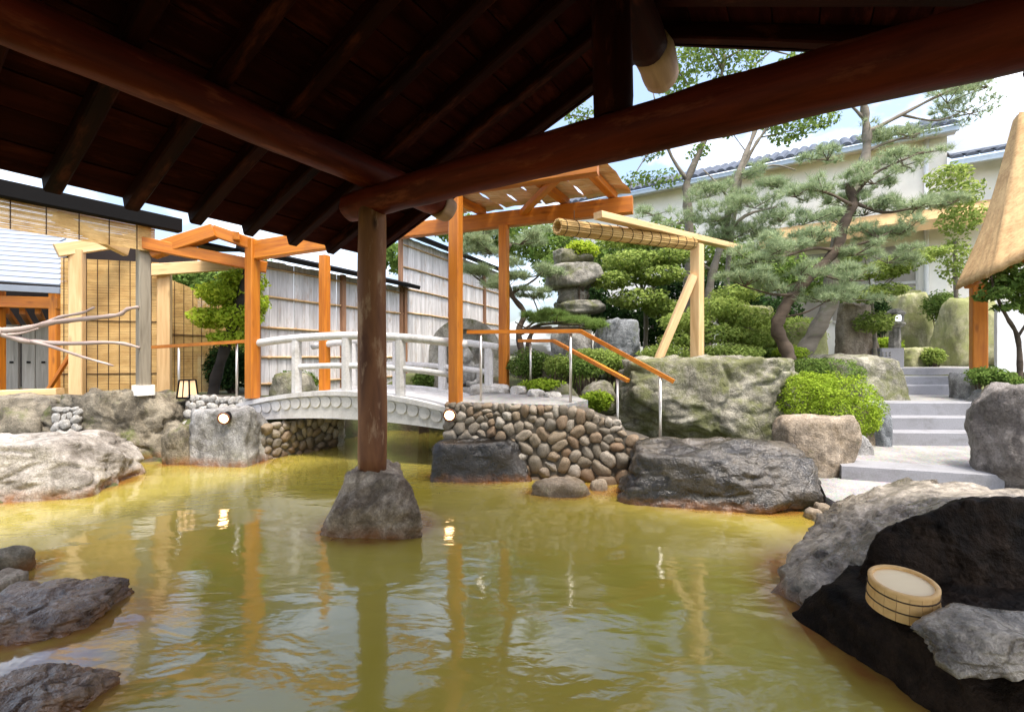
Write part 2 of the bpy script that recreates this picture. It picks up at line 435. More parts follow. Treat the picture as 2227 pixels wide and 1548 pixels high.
def path_mat():
    m, nt, b = new_mat('washed_gravel_path')
    tc = nd(nt, 'ShaderNodeTexCoord')
    v = tc.outputs['Object']
    vo = nd(nt, 'ShaderNodeTexVoronoi')
    vo.inputs['Scale'].default_value = 55
    nt.links.new(v, vo.inputs['Vector'])
    n = noise_tex(nt, v, 2.0, 6, 0.6)
    c = ramp(nt, n, [(0.35, (0.24, 0.235, 0.225)), (0.65, (0.42, 0.405, 0.38))])
    sp = mixc(nt, 0.35, (1, 1, 1), vo.outputs['Color'], 'MULTIPLY')
    nt.links.new(mixc(nt, 1.0, c, sp, 'MULTIPLY'), b.inputs['Base Color'])
    b.inputs['Roughness'].default_value = 0.9
    bump(nt, b, vo.outputs['Distance'], 0.5, 0.012)
    return m
M['path'] = path_mat()

def water_mat():
    m, nt, b = new_mat('turbid_spring_water')
    tc = nd(nt, 'ShaderNodeTexCoord')
    v = tc.outputs['Object']
    at_ = nd(nt, 'ShaderNodeAttribute', attribute_name='shallow')
    n = noise_tex(nt, v, 0.9, 4, 0.5)
    nf = noise_tex(nt, v, 5.0, 5, 0.6)
    c = ramp(nt, n, [(0.3, (0.335, 0.270, 0.036)), (0.7, (0.405, 0.335, 0.066))])
    sh = mathn(nt, 'MULTIPLY', at_.outputs['Fac'], mathn(nt, 'ADD', mathn(nt, 'MULTIPLY', nf, 1.6), 0.1), True)
    c = mixc(nt, sh, c, (0.25, 0.105, 0.024))
    nt.links.new(c, b.inputs['Base Color'])
    b.inputs['Roughness'].default_value = 0.09
    b.inputs['IOR'].default_value = 1.4
    b.inputs['Specular IOR Level'].default_value = 0.6
    b.inputs['Coat Weight'].default_value = 0.8
    b.inputs['Coat Roughness'].default_value = 0.06
    b.inputs['Coat IOR'].default_value = 1.58
    w1 = noise_tex(nt, mapping(nt, v, (1.0, 1.9, 1)), 1.6, 3, 0.45, 0.6)
    w2 = noise_tex(nt, mapping(nt, v, (1.0, 1.9, 1), (3, 7, 0)), 6.0, 3, 0.5, 0.6)
    h = mathn(nt, 'ADD', w1, mathn(nt, 'MULTIPLY', w2, 0.16))
    bump(nt, b, h, 0.13, 0.07)
    for l_ in list(b.inputs['Normal'].links):
        nt.links.new(l_.from_socket, b.inputs['Coat Normal'])
    return m
M['water'] = water_mat()
M['lamp_warm'] = emit_mat('warm_lamp_glow', (1.0, 0.62, 0.30), 5.0)
M['lamp_white'] = emit_mat('lit_lantern_window', (0.9, 0.95, 1.0), 2.0)
M['paper'] = emit_mat('lit_paper_shade', (0.85, 0.55, 0.30), 0.22)
M['tub'] = wood_mat('pale_hinoki_tub', (0.52, 0.29, 0.09), (0.74, 0.47, 0.20), 0.5, 20, 0.0, var=0.15)
M['tubbase'] = wood_mat('light_tub_base', (0.86, 0.66, 0.38), (0.92, 0.76, 0.50), 0.5, 6, 0.0, var=0.05)

# ------------------------------------------------------------------ helpers: objects
WLOC = {}     # world translation of empties used as parents
def thing(name, label, cat, loc, group=None):
    o = bpy.data.objects.new(name, None)
    o.empty_display_size = 0.1
    o.location = loc
    COL.objects.link(o)
    o['label'] = label
    o['category'] = cat
    if group:
        o['group'] = group
    WLOC[o.name] = Matrix.Translation(Vector(loc))
    return o

def tag(o, label, cat, group=None):
    o['label'] = label
    o['category'] = cat
    if group:
        o['group'] = group
    return o

def add(name, me, mat, parent=None, mw=None, kind=None):
    o = bpy.data.objects.new(name, me)
    COL.objects.link(o)
    if mat is not None and len(me.materials) == 0:
        me.materials.append(mat)
    mw = mw if mw is not None else Matrix.Identity(4)
    if parent is not None:
        o.parent = parent
        o.matrix_local = WLOC[parent.name].inverted() @ mw
    else:
        o.matrix_world = mw
    WLOC[o.name] = mw.copy()
    if kind:
        o['kind'] = kind
    return o

def np_mesh(name, verts, faces, smooth=False):
    """faces: (n,k) int array, all the same size"""
    verts = np.asarray(verts, dtype=np.float32)
    faces = np.asarray(faces, dtype=np.int32)
    me = bpy.data.meshes.new(name)
    n, k = faces.shape
    me.vertices.add(len(verts))
    me.vertices.foreach_set('co', verts.ravel())
    me.loops.add(n * k)
    me.loops.foreach_set('vertex_index', faces.ravel())
    me.polygons.add(n)
    me.polygons.foreach_set('loop_start', np.arange(0, n * k, k, dtype=np.int32))
    me.polygons.foreach_set('loop_total', np.full(n, k, dtype=np.int32))
    if smooth:
        me.polygons.foreach_set('use_smooth', np.ones(n, dtype=bool))
    me.update(calc_edges=True)
    me.validate()
    return me

def py_mesh(name, verts, faces, smooth=False):
    me = bpy.data.meshes.new(name)
    me.from_pydata([tuple(v) for v in verts], [], faces)
    if smooth:
        for p in me.polygons:
            p.use_smooth = True
    me.update()
    return me

def axes_matrix(p0, p1, up=(0, 0, 1)):
    x = (p1 - p0).normalized()
    u = Vector(up)
    if abs(x.dot(u)) > 0.98:
        u = Vector((0, 1, 0))
    y = u.cross(x).normalized()
    z = x.cross(y)
    m = Matrix((x, y, z)).transposed().to_4x4()
    m.translation = p0
    return m

def bar_mesh(L, w, h, ch=None, seg=1, wob=0.0):
    ch = ch if ch is not None else min(w, h) * 0.08
    a, c = w / 2, h / 2
    prof = [(-a + ch, -c), (a - ch, -c), (a, -c + ch), (a, c - ch), (a - ch, c), (-a + ch, c), (-a, c - ch), (-a, -c + ch)]
    vs, fs = [], []
    for i in range(seg + 1):
        oy, oz = (random.uniform(-wob, wob), random.uniform(-wob, wob)) if 0 < i < seg else (0, 0)
        for (y, z) in prof:
            vs.append((L * i / seg, y + oy, z + oz))
    for i in range(seg):
        for k in range(8):
            fs.append((i * 8 + k, i * 8 + (k + 1) % 8, (i + 1) * 8 + (k + 1) % 8, (i + 1) * 8 + k))
    fs.append(tuple(reversed(range(8))))
    fs.append(tuple(seg * 8 + k for k in range(8)))
    return py_mesh('bar', vs, fs)

def bar(name, p0, p1, w, h, mat, parent=None, up=(0, 0, 1), ch=None, seg=1, wob=0.0):
    p0, p1 = Vector(p0), Vector(p1)
    return add(name, bar_mesh((p1 - p0).length, w, h, ch, seg, wob), mat, parent, axes_matrix(p0, p1, up))

def log_mesh(L, r0, r1, n=16, seed=0, lump=0.05, seg=None):
    seg = seg or max(4, int(L / 0.12))
    vs, fs = [], []
    for i in range(seg + 1):
        t = i / seg
        r = r0 + (r1 - r0) * t
        oy = 0.25 * lump * r * math.sin(t * 5 + seed) * 3
        oz = 0.25 * lump * r * math.cos(t * 4 + seed * 2) * 3
        if i in (0, seg):
            r *= 0.95
        for k in range(n):
            a = 2 * math.pi * k / n
            q = 1 + lump * mnoise.fractal(Vector((t * L * 1.8, math.cos(a) * 1.2 + seed * 3.1, math.sin(a) * 1.2)), 1.0, 2.0, 3)
            vs.append((t * L, oy + r * q * math.cos(a), oz + r * q * math.sin(a)))
    for i in range(seg):
        for k in range(n):
            fs.append((i * n + k, i * n + (k + 1) % n, (i + 1) * n + (k + 1) % n, (i + 1) * n + k))
    fs.append(tuple(reversed(range(n))))
    fs.append(tuple(seg * n + k for k in range(n)))
    me = py_mesh('log', vs, fs)
    for p in me.polygons[:-2]:
        p.use_smooth = True
    return me

def log(name, p0, p1, r0, r1, mat, parent=None, seed=0, lump=0.05, n=16):
    p0, p1 = Vector(p0), Vector(p1)
    return add(name, log_mesh((p1 - p0).length, r0, r1, n, seed, lump), mat, parent, axes_matrix(p0, p1))

def tube_arrays(pts, rads, n=8):
    pts = [Vector(p) for p in pts]
    vs, fs = [], []
    prev = Vector((0.3, 0.2, 1)).normalized()
    for i, p in enumerate(pts):
        t = (pts[min(i + 1, len(pts) - 1)] - pts[max(i - 1, 0)]).normalized()
        u = prev - t * prev.dot(t)
        if u.length < 1e-4:
            u = Vector((1, 0, 0)) - t * t.x
        u.normalize()
        prev = u
        w = t.cross(u)
        for k in range(n):
            a = 2 * math.pi * k / n
            vs.append(p + (u * math.cos(a) + w * math.sin(a)) * rads[i])
    for i in range(len(pts) - 1):
        for k in range(n):
            fs.append((i * n + k, i * n + (k + 1) % n, (i + 1) * n + (k + 1) % n, (i + 1) * n + k))
    c0, c1 = len(vs), len(vs) + 1
    vs += [pts[0], pts[-1]]
    b = (len(pts) - 1) * n
    for k in range(n):
        fs.append((c0, (k + 1) % n, k))
        fs.append((c1, b + k, b + (k + 1) % n))
    return vs, fs

class Geo:
    def __init__(self):
        self.v, self.f = [], []
    def put(self, vs, fs):
        o = len(self.v)
        self.v += [tuple(v) for v in vs]
        self.f += [tuple(i + o for i in f) for f in fs]
    def tube(self, pts, rads, n=8):
        if isinstance(rads, (int, float)):
            rads = [rads] * len(pts)
        self.put(*tube_arrays(pts, rads, n))
    def box(self, lo, hi):
        x0, y0, z0 = lo
        x1, y1, z1 = hi
        self.put([(x0, y0, z0), (x1, y0, z0), (x1, y1, z0), (x0, y1, z0), (x0, y0, z1), (x1, y0, z1), (x1, y1, z1), (x0, y1, z1)],
                 [(0, 3, 2, 1), (4, 5, 6, 7), (0, 1, 5, 4), (1, 2, 6, 5), (2, 3, 7, 6), (3, 0, 4, 7)])
    def bar(self, p0, p1, w, h, up=(0, 0, 1)):
        m = axes_matrix(Vector(p0), Vector(p1), up)
        L = (Vector(p1) - Vector(p0)).length
        me = [(x, y, z) for x in (0, L) for y in (-w / 2, w / 2) for z in (-h / 2, h / 2)]
        self.put([m @ Vector(q) for q in me], [(0, 1, 3, 2), (4, 6, 7, 5), (0, 4, 5, 1), (2, 3, 7, 6), (0, 2, 6, 4), (1, 5, 7, 3)])
    def sphere(self, c, r, seg=12, ring=8):
        c = Vector(c)
        r = r if hasattr(r, '__len__') else (r, r, r)
        vs, fs = [], []
        for i in range(ring + 1):
            th = math.pi * i / ring
            for k in range(seg):
                ph = 2 * math.pi * k / seg
                vs.append((c.x + r[0] * math.sin(th) * math.cos(ph), c.y + r[1] * math.sin(th) * math.sin(ph), c.z + r[2] * math.cos(th)))
        for i in range(ring):
            for k in range(seg):
                fs.append((i * seg + k, (i + 1) * seg + k, (i + 1) * seg + (k + 1) % seg, i * seg + (k + 1) % seg))
        self.put(vs, fs)
    def lathe(self, c, prof, n=20):
        c = Vector(c)
        vs, fs = [], []
        for (r, z) in prof:
            for k in range(n):
                a = 2 * math.pi * k / n
                vs.append((c.x + r * math.cos(a), c.y + r * math.sin(a), c.z + z))
        for i in range(len(prof) - 1):
            for k in range(n):
                fs.append((i * n + k, i * n + (k + 1) % n, (i + 1) * n + (k + 1) % n, (i + 1) * n + k))
        self.put(vs, fs)
    def build(self, name, mat, parent=None, smooth=False, kind=None):
        base = WLOC[parent.name].translation if parent is not None else Vector((0, 0, 0))
        if parent is None and self.v:
            a = np.array(self.v)
            base = Vector(((a[:, 0].min() + a[:, 0].max()) / 2, (a[:, 1].min() + a[:, 1].max()) / 2, a[:, 2].min()))
        vs = [(x - base.x, y - base.y, z - base.z) for (x, y, z) in self.v]
        me = py_mesh(name, vs, self.f, smooth)
        return add(name, me, mat, parent, Matrix.Translation(base), kind)

# ------------------------------------------------------------------ helpers: stones
_ico = {}
def ico(sub):
    if sub not in _ico:
        bm = bmesh.new()
        bmesh.ops.create_icosphere(bm, subdivisions=sub, radius=1.0)
        v = np.array([q.co[:] for q in bm.verts])
        v /= np.linalg.norm(v, axis=1)[:, None]
        f = np.array([[q.index for q in p.verts] for p in bm.faces])
        bm.free()
        _ico[sub] = (v, f)
    return _ico[sub]

def np_noise(p, seed, octaves=4, freq=1.0, gain=0.5):
    """cheap smooth noise: warped sums of sines, about -1..1"""
    r = np.random.default_rng(seed)
    out = np.zeros(len(p))
    amp, tot = 1.0, 0.0
    q = p * freq
    for o in range(octaves):
        acc = np.zeros(len(p))
        for k in range(4):
            d = r.normal(size=3)
            d /= np.linalg.norm(d)
            e = r.normal(size=3)
            e /= np.linalg.norm(e)
            acc += np.sin(q @ d * 2.1 + r.uniform(0, 6.28) + 1.3 * np.sin(q @ e * 1.7 + r.uniform(0, 6.28)))
        out += amp * acc / 2.6
        tot += amp
        amp *= gain
        q = q * 2.03
    return out / tot

WATERLINE = []
def radial_rock(planes_n, planes_d, sub, seed, soft=14.0, amp=0.05, freq=2.2, ridge=0.04, rough=0.012, facets=90, chip=0.075):
    dirs, f = ico(sub)
    dn = dirs @ planes_n.T
    inv = np.maximum(dn, 0.0) / planes_d[None, :]
    r = 1.0 / (np.sum(inv ** soft, axis=1) ** (1.0 / soft) + 1e-6)
    if facets:
        rf = np.random.default_rng(seed + 700)
        fn = rf.normal(size=(facets, 3))
        fn /= np.linalg.norm(fn, axis=1)[:, None]
        fd = rf.uniform(1 - chip, 1.0, facets)
        m = np.max(np.maximum(dirs @ fn.T, 0) / fd[None, :], axis=1)
        r = r * np.clip(1.0 / np.maximum(m, 1e-3), 1 - chip, 1.06)
    p = dirs * r[:, None]
    sc = np.median(r)
    k = 1 + amp * np_noise(p / sc, seed, 5, freq)
    rd = 1 - np.abs(np_noise(p / sc, seed + 50, 4, freq * 1.5))
    k += -ridge * np.maximum(0, rd - 0.75) * 4
    k += rough * np_noise(p / sc, seed + 90, 4, freq * 4.5, 0.6)
    return p * k[:, None], f

def rock(name, label, box, d, thick, mat, zbase=None, seed=0, planes=13, soft=12, amp=0.06, sub=5, rot=0.0, group=None,
         cat='boulder', ridge=0.05, flat=0.0, parent=None, waterline=False, freq=2.0, cleft=None, strata=0.0, rough=0.012):
    """box = px0, px1, py0, py1 of the visible outline; d = distance of its middle; thick = its depth in metres"""
    px0, px1, py0, py1 = box
    x0, x1 = at(px0, 0, d).x, at(px1, 0, d).x
    zt = at(0, py0, d).z
    zb = zbase if zbase is not None else at(0, py1, d - thick / 2).z
    r = np.random.default_rng(seed + 11)
    n = r.normal(size=(planes, 3))
    n /= np.linalg.norm(n, axis=1)[:, None]
    n = np.vstack([n, [[0, 0, 1], [0, 0, -1], [0, -1, 0.15], [1, 0, 0.1], [-1, 0, 0.1], [0, 1, 0]]])
    n /= np.linalg.norm(n, axis=1)[:, None]
    dd = np.concatenate([r.uniform(0.82, 1.12, planes), [0.85 - flat, 0.8, 0.88, 0.92, 0.92, 0.9]])
    v, f = radial_rock(n, dd, sub, seed, soft, amp, freq, ridge, rough)
    lo, hi = v.min(0), v.max(0)
    v = (v - (lo + hi) / 2) / (hi - lo)
    if strata:
        q = v[:, 2] * 9 + v[:, 0] * 2.2 + 1.1 * np_noise(v, seed + 5, 4, 3.0)
        saw = q - np.floor(q)
        v[:, :2] *= (1 + strata * (np.abs(saw - 0.5) * 2 - 0.5))[:, None]
    for (cx_, cw_, cd_) in (cleft or []):
        k_ = np.exp(-((v[:, 0] - cx_ - 0.03 * np.sin(v[:, 2] * 9)) / cw_) ** 2) * (v[:, 1] < 0.1)
        v[:, 1] += cd_ * k_
    c, s = math.cos(rot), math.sin(rot)
    L, W, HH = (x1 - x0), thick, (zt - zb)
    v = v * np.array([L, W, HH])
    v = np.stack([v[:, 0] * c - v[:, 1] * s, v[:, 0] * s + v[:, 1] * c, v[:, 2] + HH / 2], 1)
    me = np_mesh(name, v, f, True)
    loc = Vector(((x0 + x1) / 2, d, zb))
    o = add(name, me, mat, parent, Matrix.Translation(loc))
    if parent is None:
        tag(o, label, cat, group)
    if waterline:
        WATERLINE.append((loc.x, loc.y, L / 2 * 0.95, W / 2 * 0.95, rot))
    return o

def hullrock(name, label, pts, mat, seed=0, sub=5, soft=30, amp=0.03, ridge=0.03, cat='boulder', parent=None, freq=2.4, strata=0.0):
    bm = bmesh.new()
    for p in pts:
        bm.verts.new(p)
    bmesh.ops.convex_hull(bm, input=bm.verts)
    bm.normal_update()
    c = np.mean(np.array([tuple(p) for p in pts]), 0)
    N, D = [], []
    for fc in bm.faces:
        nn = np.array(fc.normal[:])
        q = np.array(fc.verts[0].co[:]) - c
        dd = nn @ q
        if dd < 0:
            nn, dd = -nn, -dd
        if dd > 1e-4:
            N.append(nn)
            D.append(dd)
    bm.free()
    v, f = radial_rock(np.array(N), np.array(D), sub, seed, soft, amp, freq, ridge)
    if strata:
        q = v[:, 2] * 11 + v[:, 0] * 1.6 - v[:, 1] * 0.8 + 0.9 * np_noise(v, seed + 5, 4, 2.2)
        saw = q - np.floor(q)
        v *= (1 + strata * (saw ** 2 - 0.3))[:, None]
    zb = v[:, 2].min()
    me = np_mesh(name, v - np.array([0, 0, zb]), f, True)
    o = add(name, me, mat, parent, Matrix.Translation(Vector((c[0], c[1], c[2] + zb))))
    if parent is None:
        tag(o, label, cat)
    return o

# ------------------------------------------------------------------ helpers: foliage
def sample_blobs(blobs, n, shell=0.5, seed=0, upper=False):
    r = np.random.default_rng(seed)
    vol = np.array([(b[1][0] * b[1][1] * b[1][2]) ** (2 / 3) for b in blobs])
    idx = r.choice(len(blobs), n, p=vol / vol.sum())
    C = np.array([tuple(b[0]) for b in blobs])[idx]
    R = np.array([b[1] for b in blobs])[idx]
    d = r.normal(size=(n, 3))
    d /= np.linalg.norm(d, axis=1)[:, None]
    if upper:
        d[:, 2] = np.abs(d[:, 2]) * 1.0 - 0.25
    rad = r.uniform(shell ** 3, 1, n) ** (1 / 3)
    wob = 1 + 0.22 * np_noise(C + d * 2, seed + 3, 3, 1.6)
    return C + d * R * (rad * wob)[:, None], d

def leaf_mesh(name, blobs, n, size, seed=0, shell=0.5, upper=False, flat=0.0, aspect=0.5):
    r = np.random.default_rng(seed + 1)
    p, d = sample_blobs(blobs, n, shell, seed, upper)
    nrm = d * 0.7 + r.normal(size=(n, 3)) * 0.7 + np.array([0, 0, 0.5 + flat])
    nrm /= np.linalg.norm(nrm, axis=1)[:, None]
    t = np.cross(nrm, r.normal(size=(n, 3)))
    t /= np.linalg.norm(t, axis=1)[:, None]
    s = np.cross(nrm, t)
    L = size * r.uniform(0.6, 1.3, n)[:, None]
    v0 = p - t * L * 0.5
    v1 = p + s * L * aspect * 0.5 + nrm * L * 0.08
    v2 = p + t * L * 0.5 - nrm * L * 0.1
    v3 = p - s * L * aspect * 0.5 + nrm * L * 0.08
    v = np.stack([v0, v1, v2, v3], 1).reshape(-1, 3)
    f = np.arange(4 * n).reshape(-1, 4)
    return v, f

def leaves(name, blobs, n, size, mat, parent, seed=0, shell=0.5, upper=False, flat=0.0, aspect=0.5):
    v, f = leaf_mesh(name, blobs, n, size, seed, shell, upper, flat, aspect)
    base = WLOC[parent.name].translation if parent is not None else Vector((0, 0, 0))
    return add(name, np_mesh(name, v - np.array(base), f), mat, parent, Matrix.Translation(base))

def needles(name, blobs, ntuft, length, mat, parent, seed=0, per=22, width=0.005):
    r = np.random.default_rng(seed + 2)
    p, d = sample_blobs(blobs, ntuft, 0.35, seed, True)
    ax = d * 0.6 + r.normal(size=(ntuft, 3)) * 0.35 + np.array([0, 0, 0.9])
    ax /= np.linalg.norm(ax, axis=1)[:, None]
    P = np.repeat(p, per, 0)
    A = np.repeat(ax, per, 0)
    n = len(P)
    dr = A * 0.75 + r.normal(size=(n, 3)) * 0.55
    dr /= np.linalg.norm(dr, axis=1)[:, None]
    sd = np.cross(dr, r.normal(size=(n, 3)))
    sd /= np.linalg.norm(sd, axis=1)[:, None]
    L = length * r.uniform(0.6, 1.15, n)[:, None]
    P = P - A * (r.uniform(0, 0.05, n)[:, None])
    v = np.stack([P - sd * width, P + sd * width, P + dr * L], 1).reshape(-1, 3)
    f = np.arange(3 * n).reshape(-1, 3)
    base = WLOC[parent.name].translation
    return add(name, np_mesh(name, v - np.array(base), f), mat, parent, Matrix.Translation(base))

def blob(px, py, d, rx, ry, rd=None):
    """an ellipsoid clump: pixel centre, distance, pixel radii, depth radius in metres"""
    return (at(px, py, d), (rx / FPX * d, rd if rd is not None else rx / FPX * d * 0.8, ry / FPX * d))

def smooth_path(pts, k=4):
    pts = [Vector(p) for p in pts]
    out = []
    for i in range(len(pts) - 1):
        p0, p1, p2, p3 = pts[max(i - 1, 0)], pts[i], pts[i + 1], pts[min(i + 2, len(pts) - 1)]
        for j in range(k):
            t = j / k
            out.append(0.5 * ((2 * p1) + (p2 - p0) * t + (2 * p0 - 5 * p1 + 4 * p2 - p3) * t * t + (3 * p1 - p0 - 3 * p2 + p3) * t ** 3))
    out.append(pts[-1])
    return out

def limb(g, pts, r0, r1, n=8, k=4):
    sp = smooth_path(pts, k)
    m = len(sp)
    g.tube(sp, [r0 + (r1 - r0) * (i / (m - 1)) * 1.0 + r0 * 0.10 * math.sin(i * 1.9) for i in range(m)], n)

# ------------------------------------------------------------------ the ground and the pool
POOL = [(-3.6, -1.2), (-3.6, 1.0), (-3.7, 2.4), (-3.9, 3.0), (-7.5, 3.1), (-6.6, 4.3), (-5.4, 4.6), (-4.6, 5.3), (-5.2, 5.9), (-6.0, 6.3), (-5.0, 6.6),
        (-3.7, 6.6), (-3.55, 6.75), (-2.98, 7.65), (-3.05, 8.3), (-2.5, 9.3), (-1.1, 9.3), (-0.55, 8.4), (-0.55, 6.3), (-0.8, 5.9),
        (1.25, 5.6), (1.6, 5.2), (2.85, 4.5), (2.75, 4.0), (2.1, 3.4), (1.95, 2.6), (2.0, 0.6), (2.1, -1.2)]

def pool_sd(x, y):
    """signed distance to the pool outline, positive outside"""
    P = np.array(POOL)
    Q = np.roll(P, -1, 0)
    best = np.full(x.shape, 1e9)
    inside = np.zeros(x.shape, bool)
    for (ax, ay), (bx, by) in zip(P, Q):
        ex, ey = bx - ax, by - ay
        t = np.clip(((x - ax) * ex + (y - ay) * ey) / (ex * ex + ey * ey), 0, 1)
        best = np.minimum(best, np.hypot(x - ax - t * ex, y - ay - t * ey))
        cr = ((ay > y) != (by > y)) & (x < (bx - ax) * (y - ay) / (by - ay + 1e-12) + ax)
        inside ^= cr
    return np.where(inside, -best, best)

def sstep(a, b, t):
    u = np.clip((t - a) / (b - a), 0, 1)
    return u * u * (3 - 2 * u)

def bank(x, y):
    # right: follows the steps; middle garden; left terrace
    p = (x - 4.2) * 0.75 + (y - 4.9) * 0.66
    zr = 0.12 + 0.13 * sstep(0.0, 0.25, p) + 0.52 * sstep(6.4, 7.0, y) + 0.44 * sstep(8.15, 8.85, y)
    zr = np.where(y < 4.9, np.minimum(zr, 0.10), zr)
    zm = 0.10 + 0.60 * sstep(6.6, 7.5, y) + 0.45 * sstep(7.4, 9.5, y) + 0.1 * sstep(9, 14, y)
    zl = 0.15 + 0.6 * sstep(6.45, 7.3, y)
    wr = sstep(2.6, 3.6, x - 0.35 * (y - 5))
    wl = sstep(-2.2, -3.0, x)
    z = zm * (1 - wr) * (1 - wl) + zr * wr * (1 - wl) + zl * wl
    return z

def ground_height(x, y):
    sd = pool_sd(x, y)
    zb = bank(x, y) + 0.03 * np.sin(x * 2.3 + y) * np.sin(y * 1.9 - x * 0.7)
    z = np.where(sd > 0, 0.03 + (zb - 0.03) * sstep(0.0, 0.35, sd), -0.6 * sstep(0, 0.5, -sd) + 0.03)
    return z

def gz(x, y):
    return float(ground_height(np.array([float(x)]), np.array([float(y)]))[0])

def build_ground():
    xs = np.concatenate([[-600, -200, -80, -40, -25], np.arange(-16, 18.01, 0.17), [25, 40, 80, 200, 600]])
    ys = np.concatenate([[-600, -200, -60, -20, -8], np.arange(-4, 22.01, 0.17), [30, 45, 80, 200, 600]])
    X, Y = np.meshgrid(xs, ys)
    Z = ground_height(X.ravel(), Y.ravel())
    v = np.stack([X.ravel(), Y.ravel(), Z], 1)
    nx = len(xs)
    i = np.arange(len(ys) - 1)[:, None] * nx + np.arange(nx - 1)[None, :]
    i = i.ravel()
    f = np.stack([i, i + 1, i + nx + 1, i + nx], 1)
    add('ground', np_mesh('ground', v, f, True), M['soil'], kind='structure')
build_ground()

# path sheets
def sheet(name, pts, mat, thick=0.06):
    g = Geo()
    n = len(pts)
    vs = [tuple(p) for p in pts] + [(p[0], p[1], p[2] - thick) for p in pts]
    fs = [tuple(range(n)), tuple(reversed(range(n, 2 * n)))] + [(i, n + i, n + (i + 1) % n, (i + 1) % n) for i in range(n)]
    g.put(vs, fs)
    return g.build(name, mat, kind='structure')

sheet('path', [(2.93, 3.9, .15), (3.02, 4.42, .15), (3.28, 4.9, .15), (3.45, 5.25, .15), (3.75, 5.25, .15), (5.2, 4.75, .15), (8.5, 4.6, .15), (8.5, 2.6, .15), (3.1, 2.9, .15)], M['path'], 0.3)
sheet('path', [(3.62, 5.10, .296), (4.95, 4.68, .296), (6.6, 6.2, .296), (5.0, 6.32, .296), (4.3, 6.1, .296), (3.7, 5.6, .296)], M['path'])
sheet('path', [(5.25, 6.95, .816), (7.0, 6.95, .816), (8.3, 8.2, .816), (6.5, 8.2, .816)], M['path'])
sheet('path', [(6.85, 8.95, 1.266), (8.9, 8.95, 1.266), (13.5, 10.0, 1.266), (13.5, 13.0, 1.266), (7.2, 13.0, 1.266)], M['path'])

st = thing('granite_stairs', 'grey cut granite steps climbing from the gravel path to the upper terrace', 'stairs', (4.2, 4.9, 0.15))
def step(a, b, ztop, h=0.19, depth=0.36):
    a, b = Vector(a), Vector(b)
    u = (b - a).normalized()
    n = Vector((-u.y, u.x))
    a3 = Vector((a.x, a.y, ztop - h / 2)) + Vector((n.x, n.y, 0)) * depth / 2
    b3 = Vector((b.x, b.y, ztop - h / 2)) + Vector((n.x, n.y, 0)) * depth / 2
    bar('step', a3, b3, depth, h, M['granite'], st, ch=0.008)
step((3.62, 5.05), (4.95, 4.62), 0.30)
step((5.08, 6.20), (6.45, 6.15), 0.47, depth=0.3)
step((5.20, 6.44), (6.70, 6.40), 0.64, depth=0.32)
step((5.28, 6.70), (6.85, 6.66), 0.82)
step((6.62, 8.10), (8.05, 8.10), 0.98, depth=0.38)
step((6.84, 8.42), (8.35, 8.42), 1.125, h=0.16)
step((6.98, 8.72), (8.70, 8.72), 1.27, h=0.16)

# ------------------------------------------------------------------ the pavilion over the pool
PO = Vector((-1.23, 4.05))
PA = Vector((0.849, -0.528))
PB = Vector((0.528, 0.849))
def pav(s, w, z):
    return Vector((PO.x + PA.x * s + PB.x * w, PO.y + PA.y * s + PB.y * w, z))
SR = 2.19            # ridge
SLOPE = 0.40
Z0 = 3.24            # underside of the rafters above the plate
EAVE = 1.42
W0, W1 = -5.6, 1.15
def zr(s):
    return Z0 + SLOPE * (s if s <= SR else 2 * SR - s)
pv = thing('pavilion', 'dark timber open pavilion of logs, beams and rafters roofing the pool', 'pavilion', pav(0, 0, 0.45))
pp = log('post', pav(0, 0, 0.50), pav(0, 0, 2.80), 0.125, 0.120, M['postwood'], pv, 1, 0.045, 20)
pp['label'] = 'round peeled log post'
for (s, w) in ((2 * SR, 0), (0, -5.0), (2 * SR, -5.0)):
    b = pav(s, w, 0)
    log('post', pav(s, w, gz(b.x, b.y) - 0.1), pav(s, w, 2.80), 0.125, 0.12, M['darkwood'], pv, 2, 0.05)
log('tie_beam', pav(-0.30, 0, 2.845), pav(4.9, 0, 2.90), 0.125, 0.165, M['beamwood'], pv, 3, 0.09, 24)
log('tie_beam', pav(-0.30, -5.0, 2.86), pav(4.9, -5.0, 2.86), 0.13, 0.13, M['darkwood'], pv, 4, 0.06)
log('plate_beam', pav(0, -5.6, 3.11), pav(0, 0.85, 3.09), 0.115, 0.135, M['beamwood'], pv, 5, 0.11, 24)
log('plate_beam', pav(2 * SR, -5.6, 3.12), pav(2 * SR, 0.95, 3.10), 0.12, 0.13, M['darkwood'], pv, 6, 0.08)
le = log('beam_end', pav(0, 0.85, 3.08), pav(0, 1.02, 3.05), 0.138, 0.13, M['logend'], pv, 5, 0.10, 20)
log('king_strut', pav(SR, 0, 2.98), pav(SR, 0, 3.86), 0.125, 0.12, M['darkwood'], pv, 7, 0.06)
log('king_strut', pav(SR, -5, 2.98), pav(SR, -5, 3.86), 0.125, 0.12, M['darkwood'], pv, 8, 0.06)
log('ridge_beam', pav(SR, -5.7, 3.93), pav(SR, 0.85, 3.93), 0.14, 0.155, M['darkwood'], pv, 9, 0.06, 20)
log('ridge_end', pav(SR, 0.85, 3.93), pav(SR, 1.28, 3.92), 0.155, 0.15, M['logend'], pv, 9, 0.06, 20)  # lighter stretch of the dark ridge log, daylight put into its colour
nw = 15
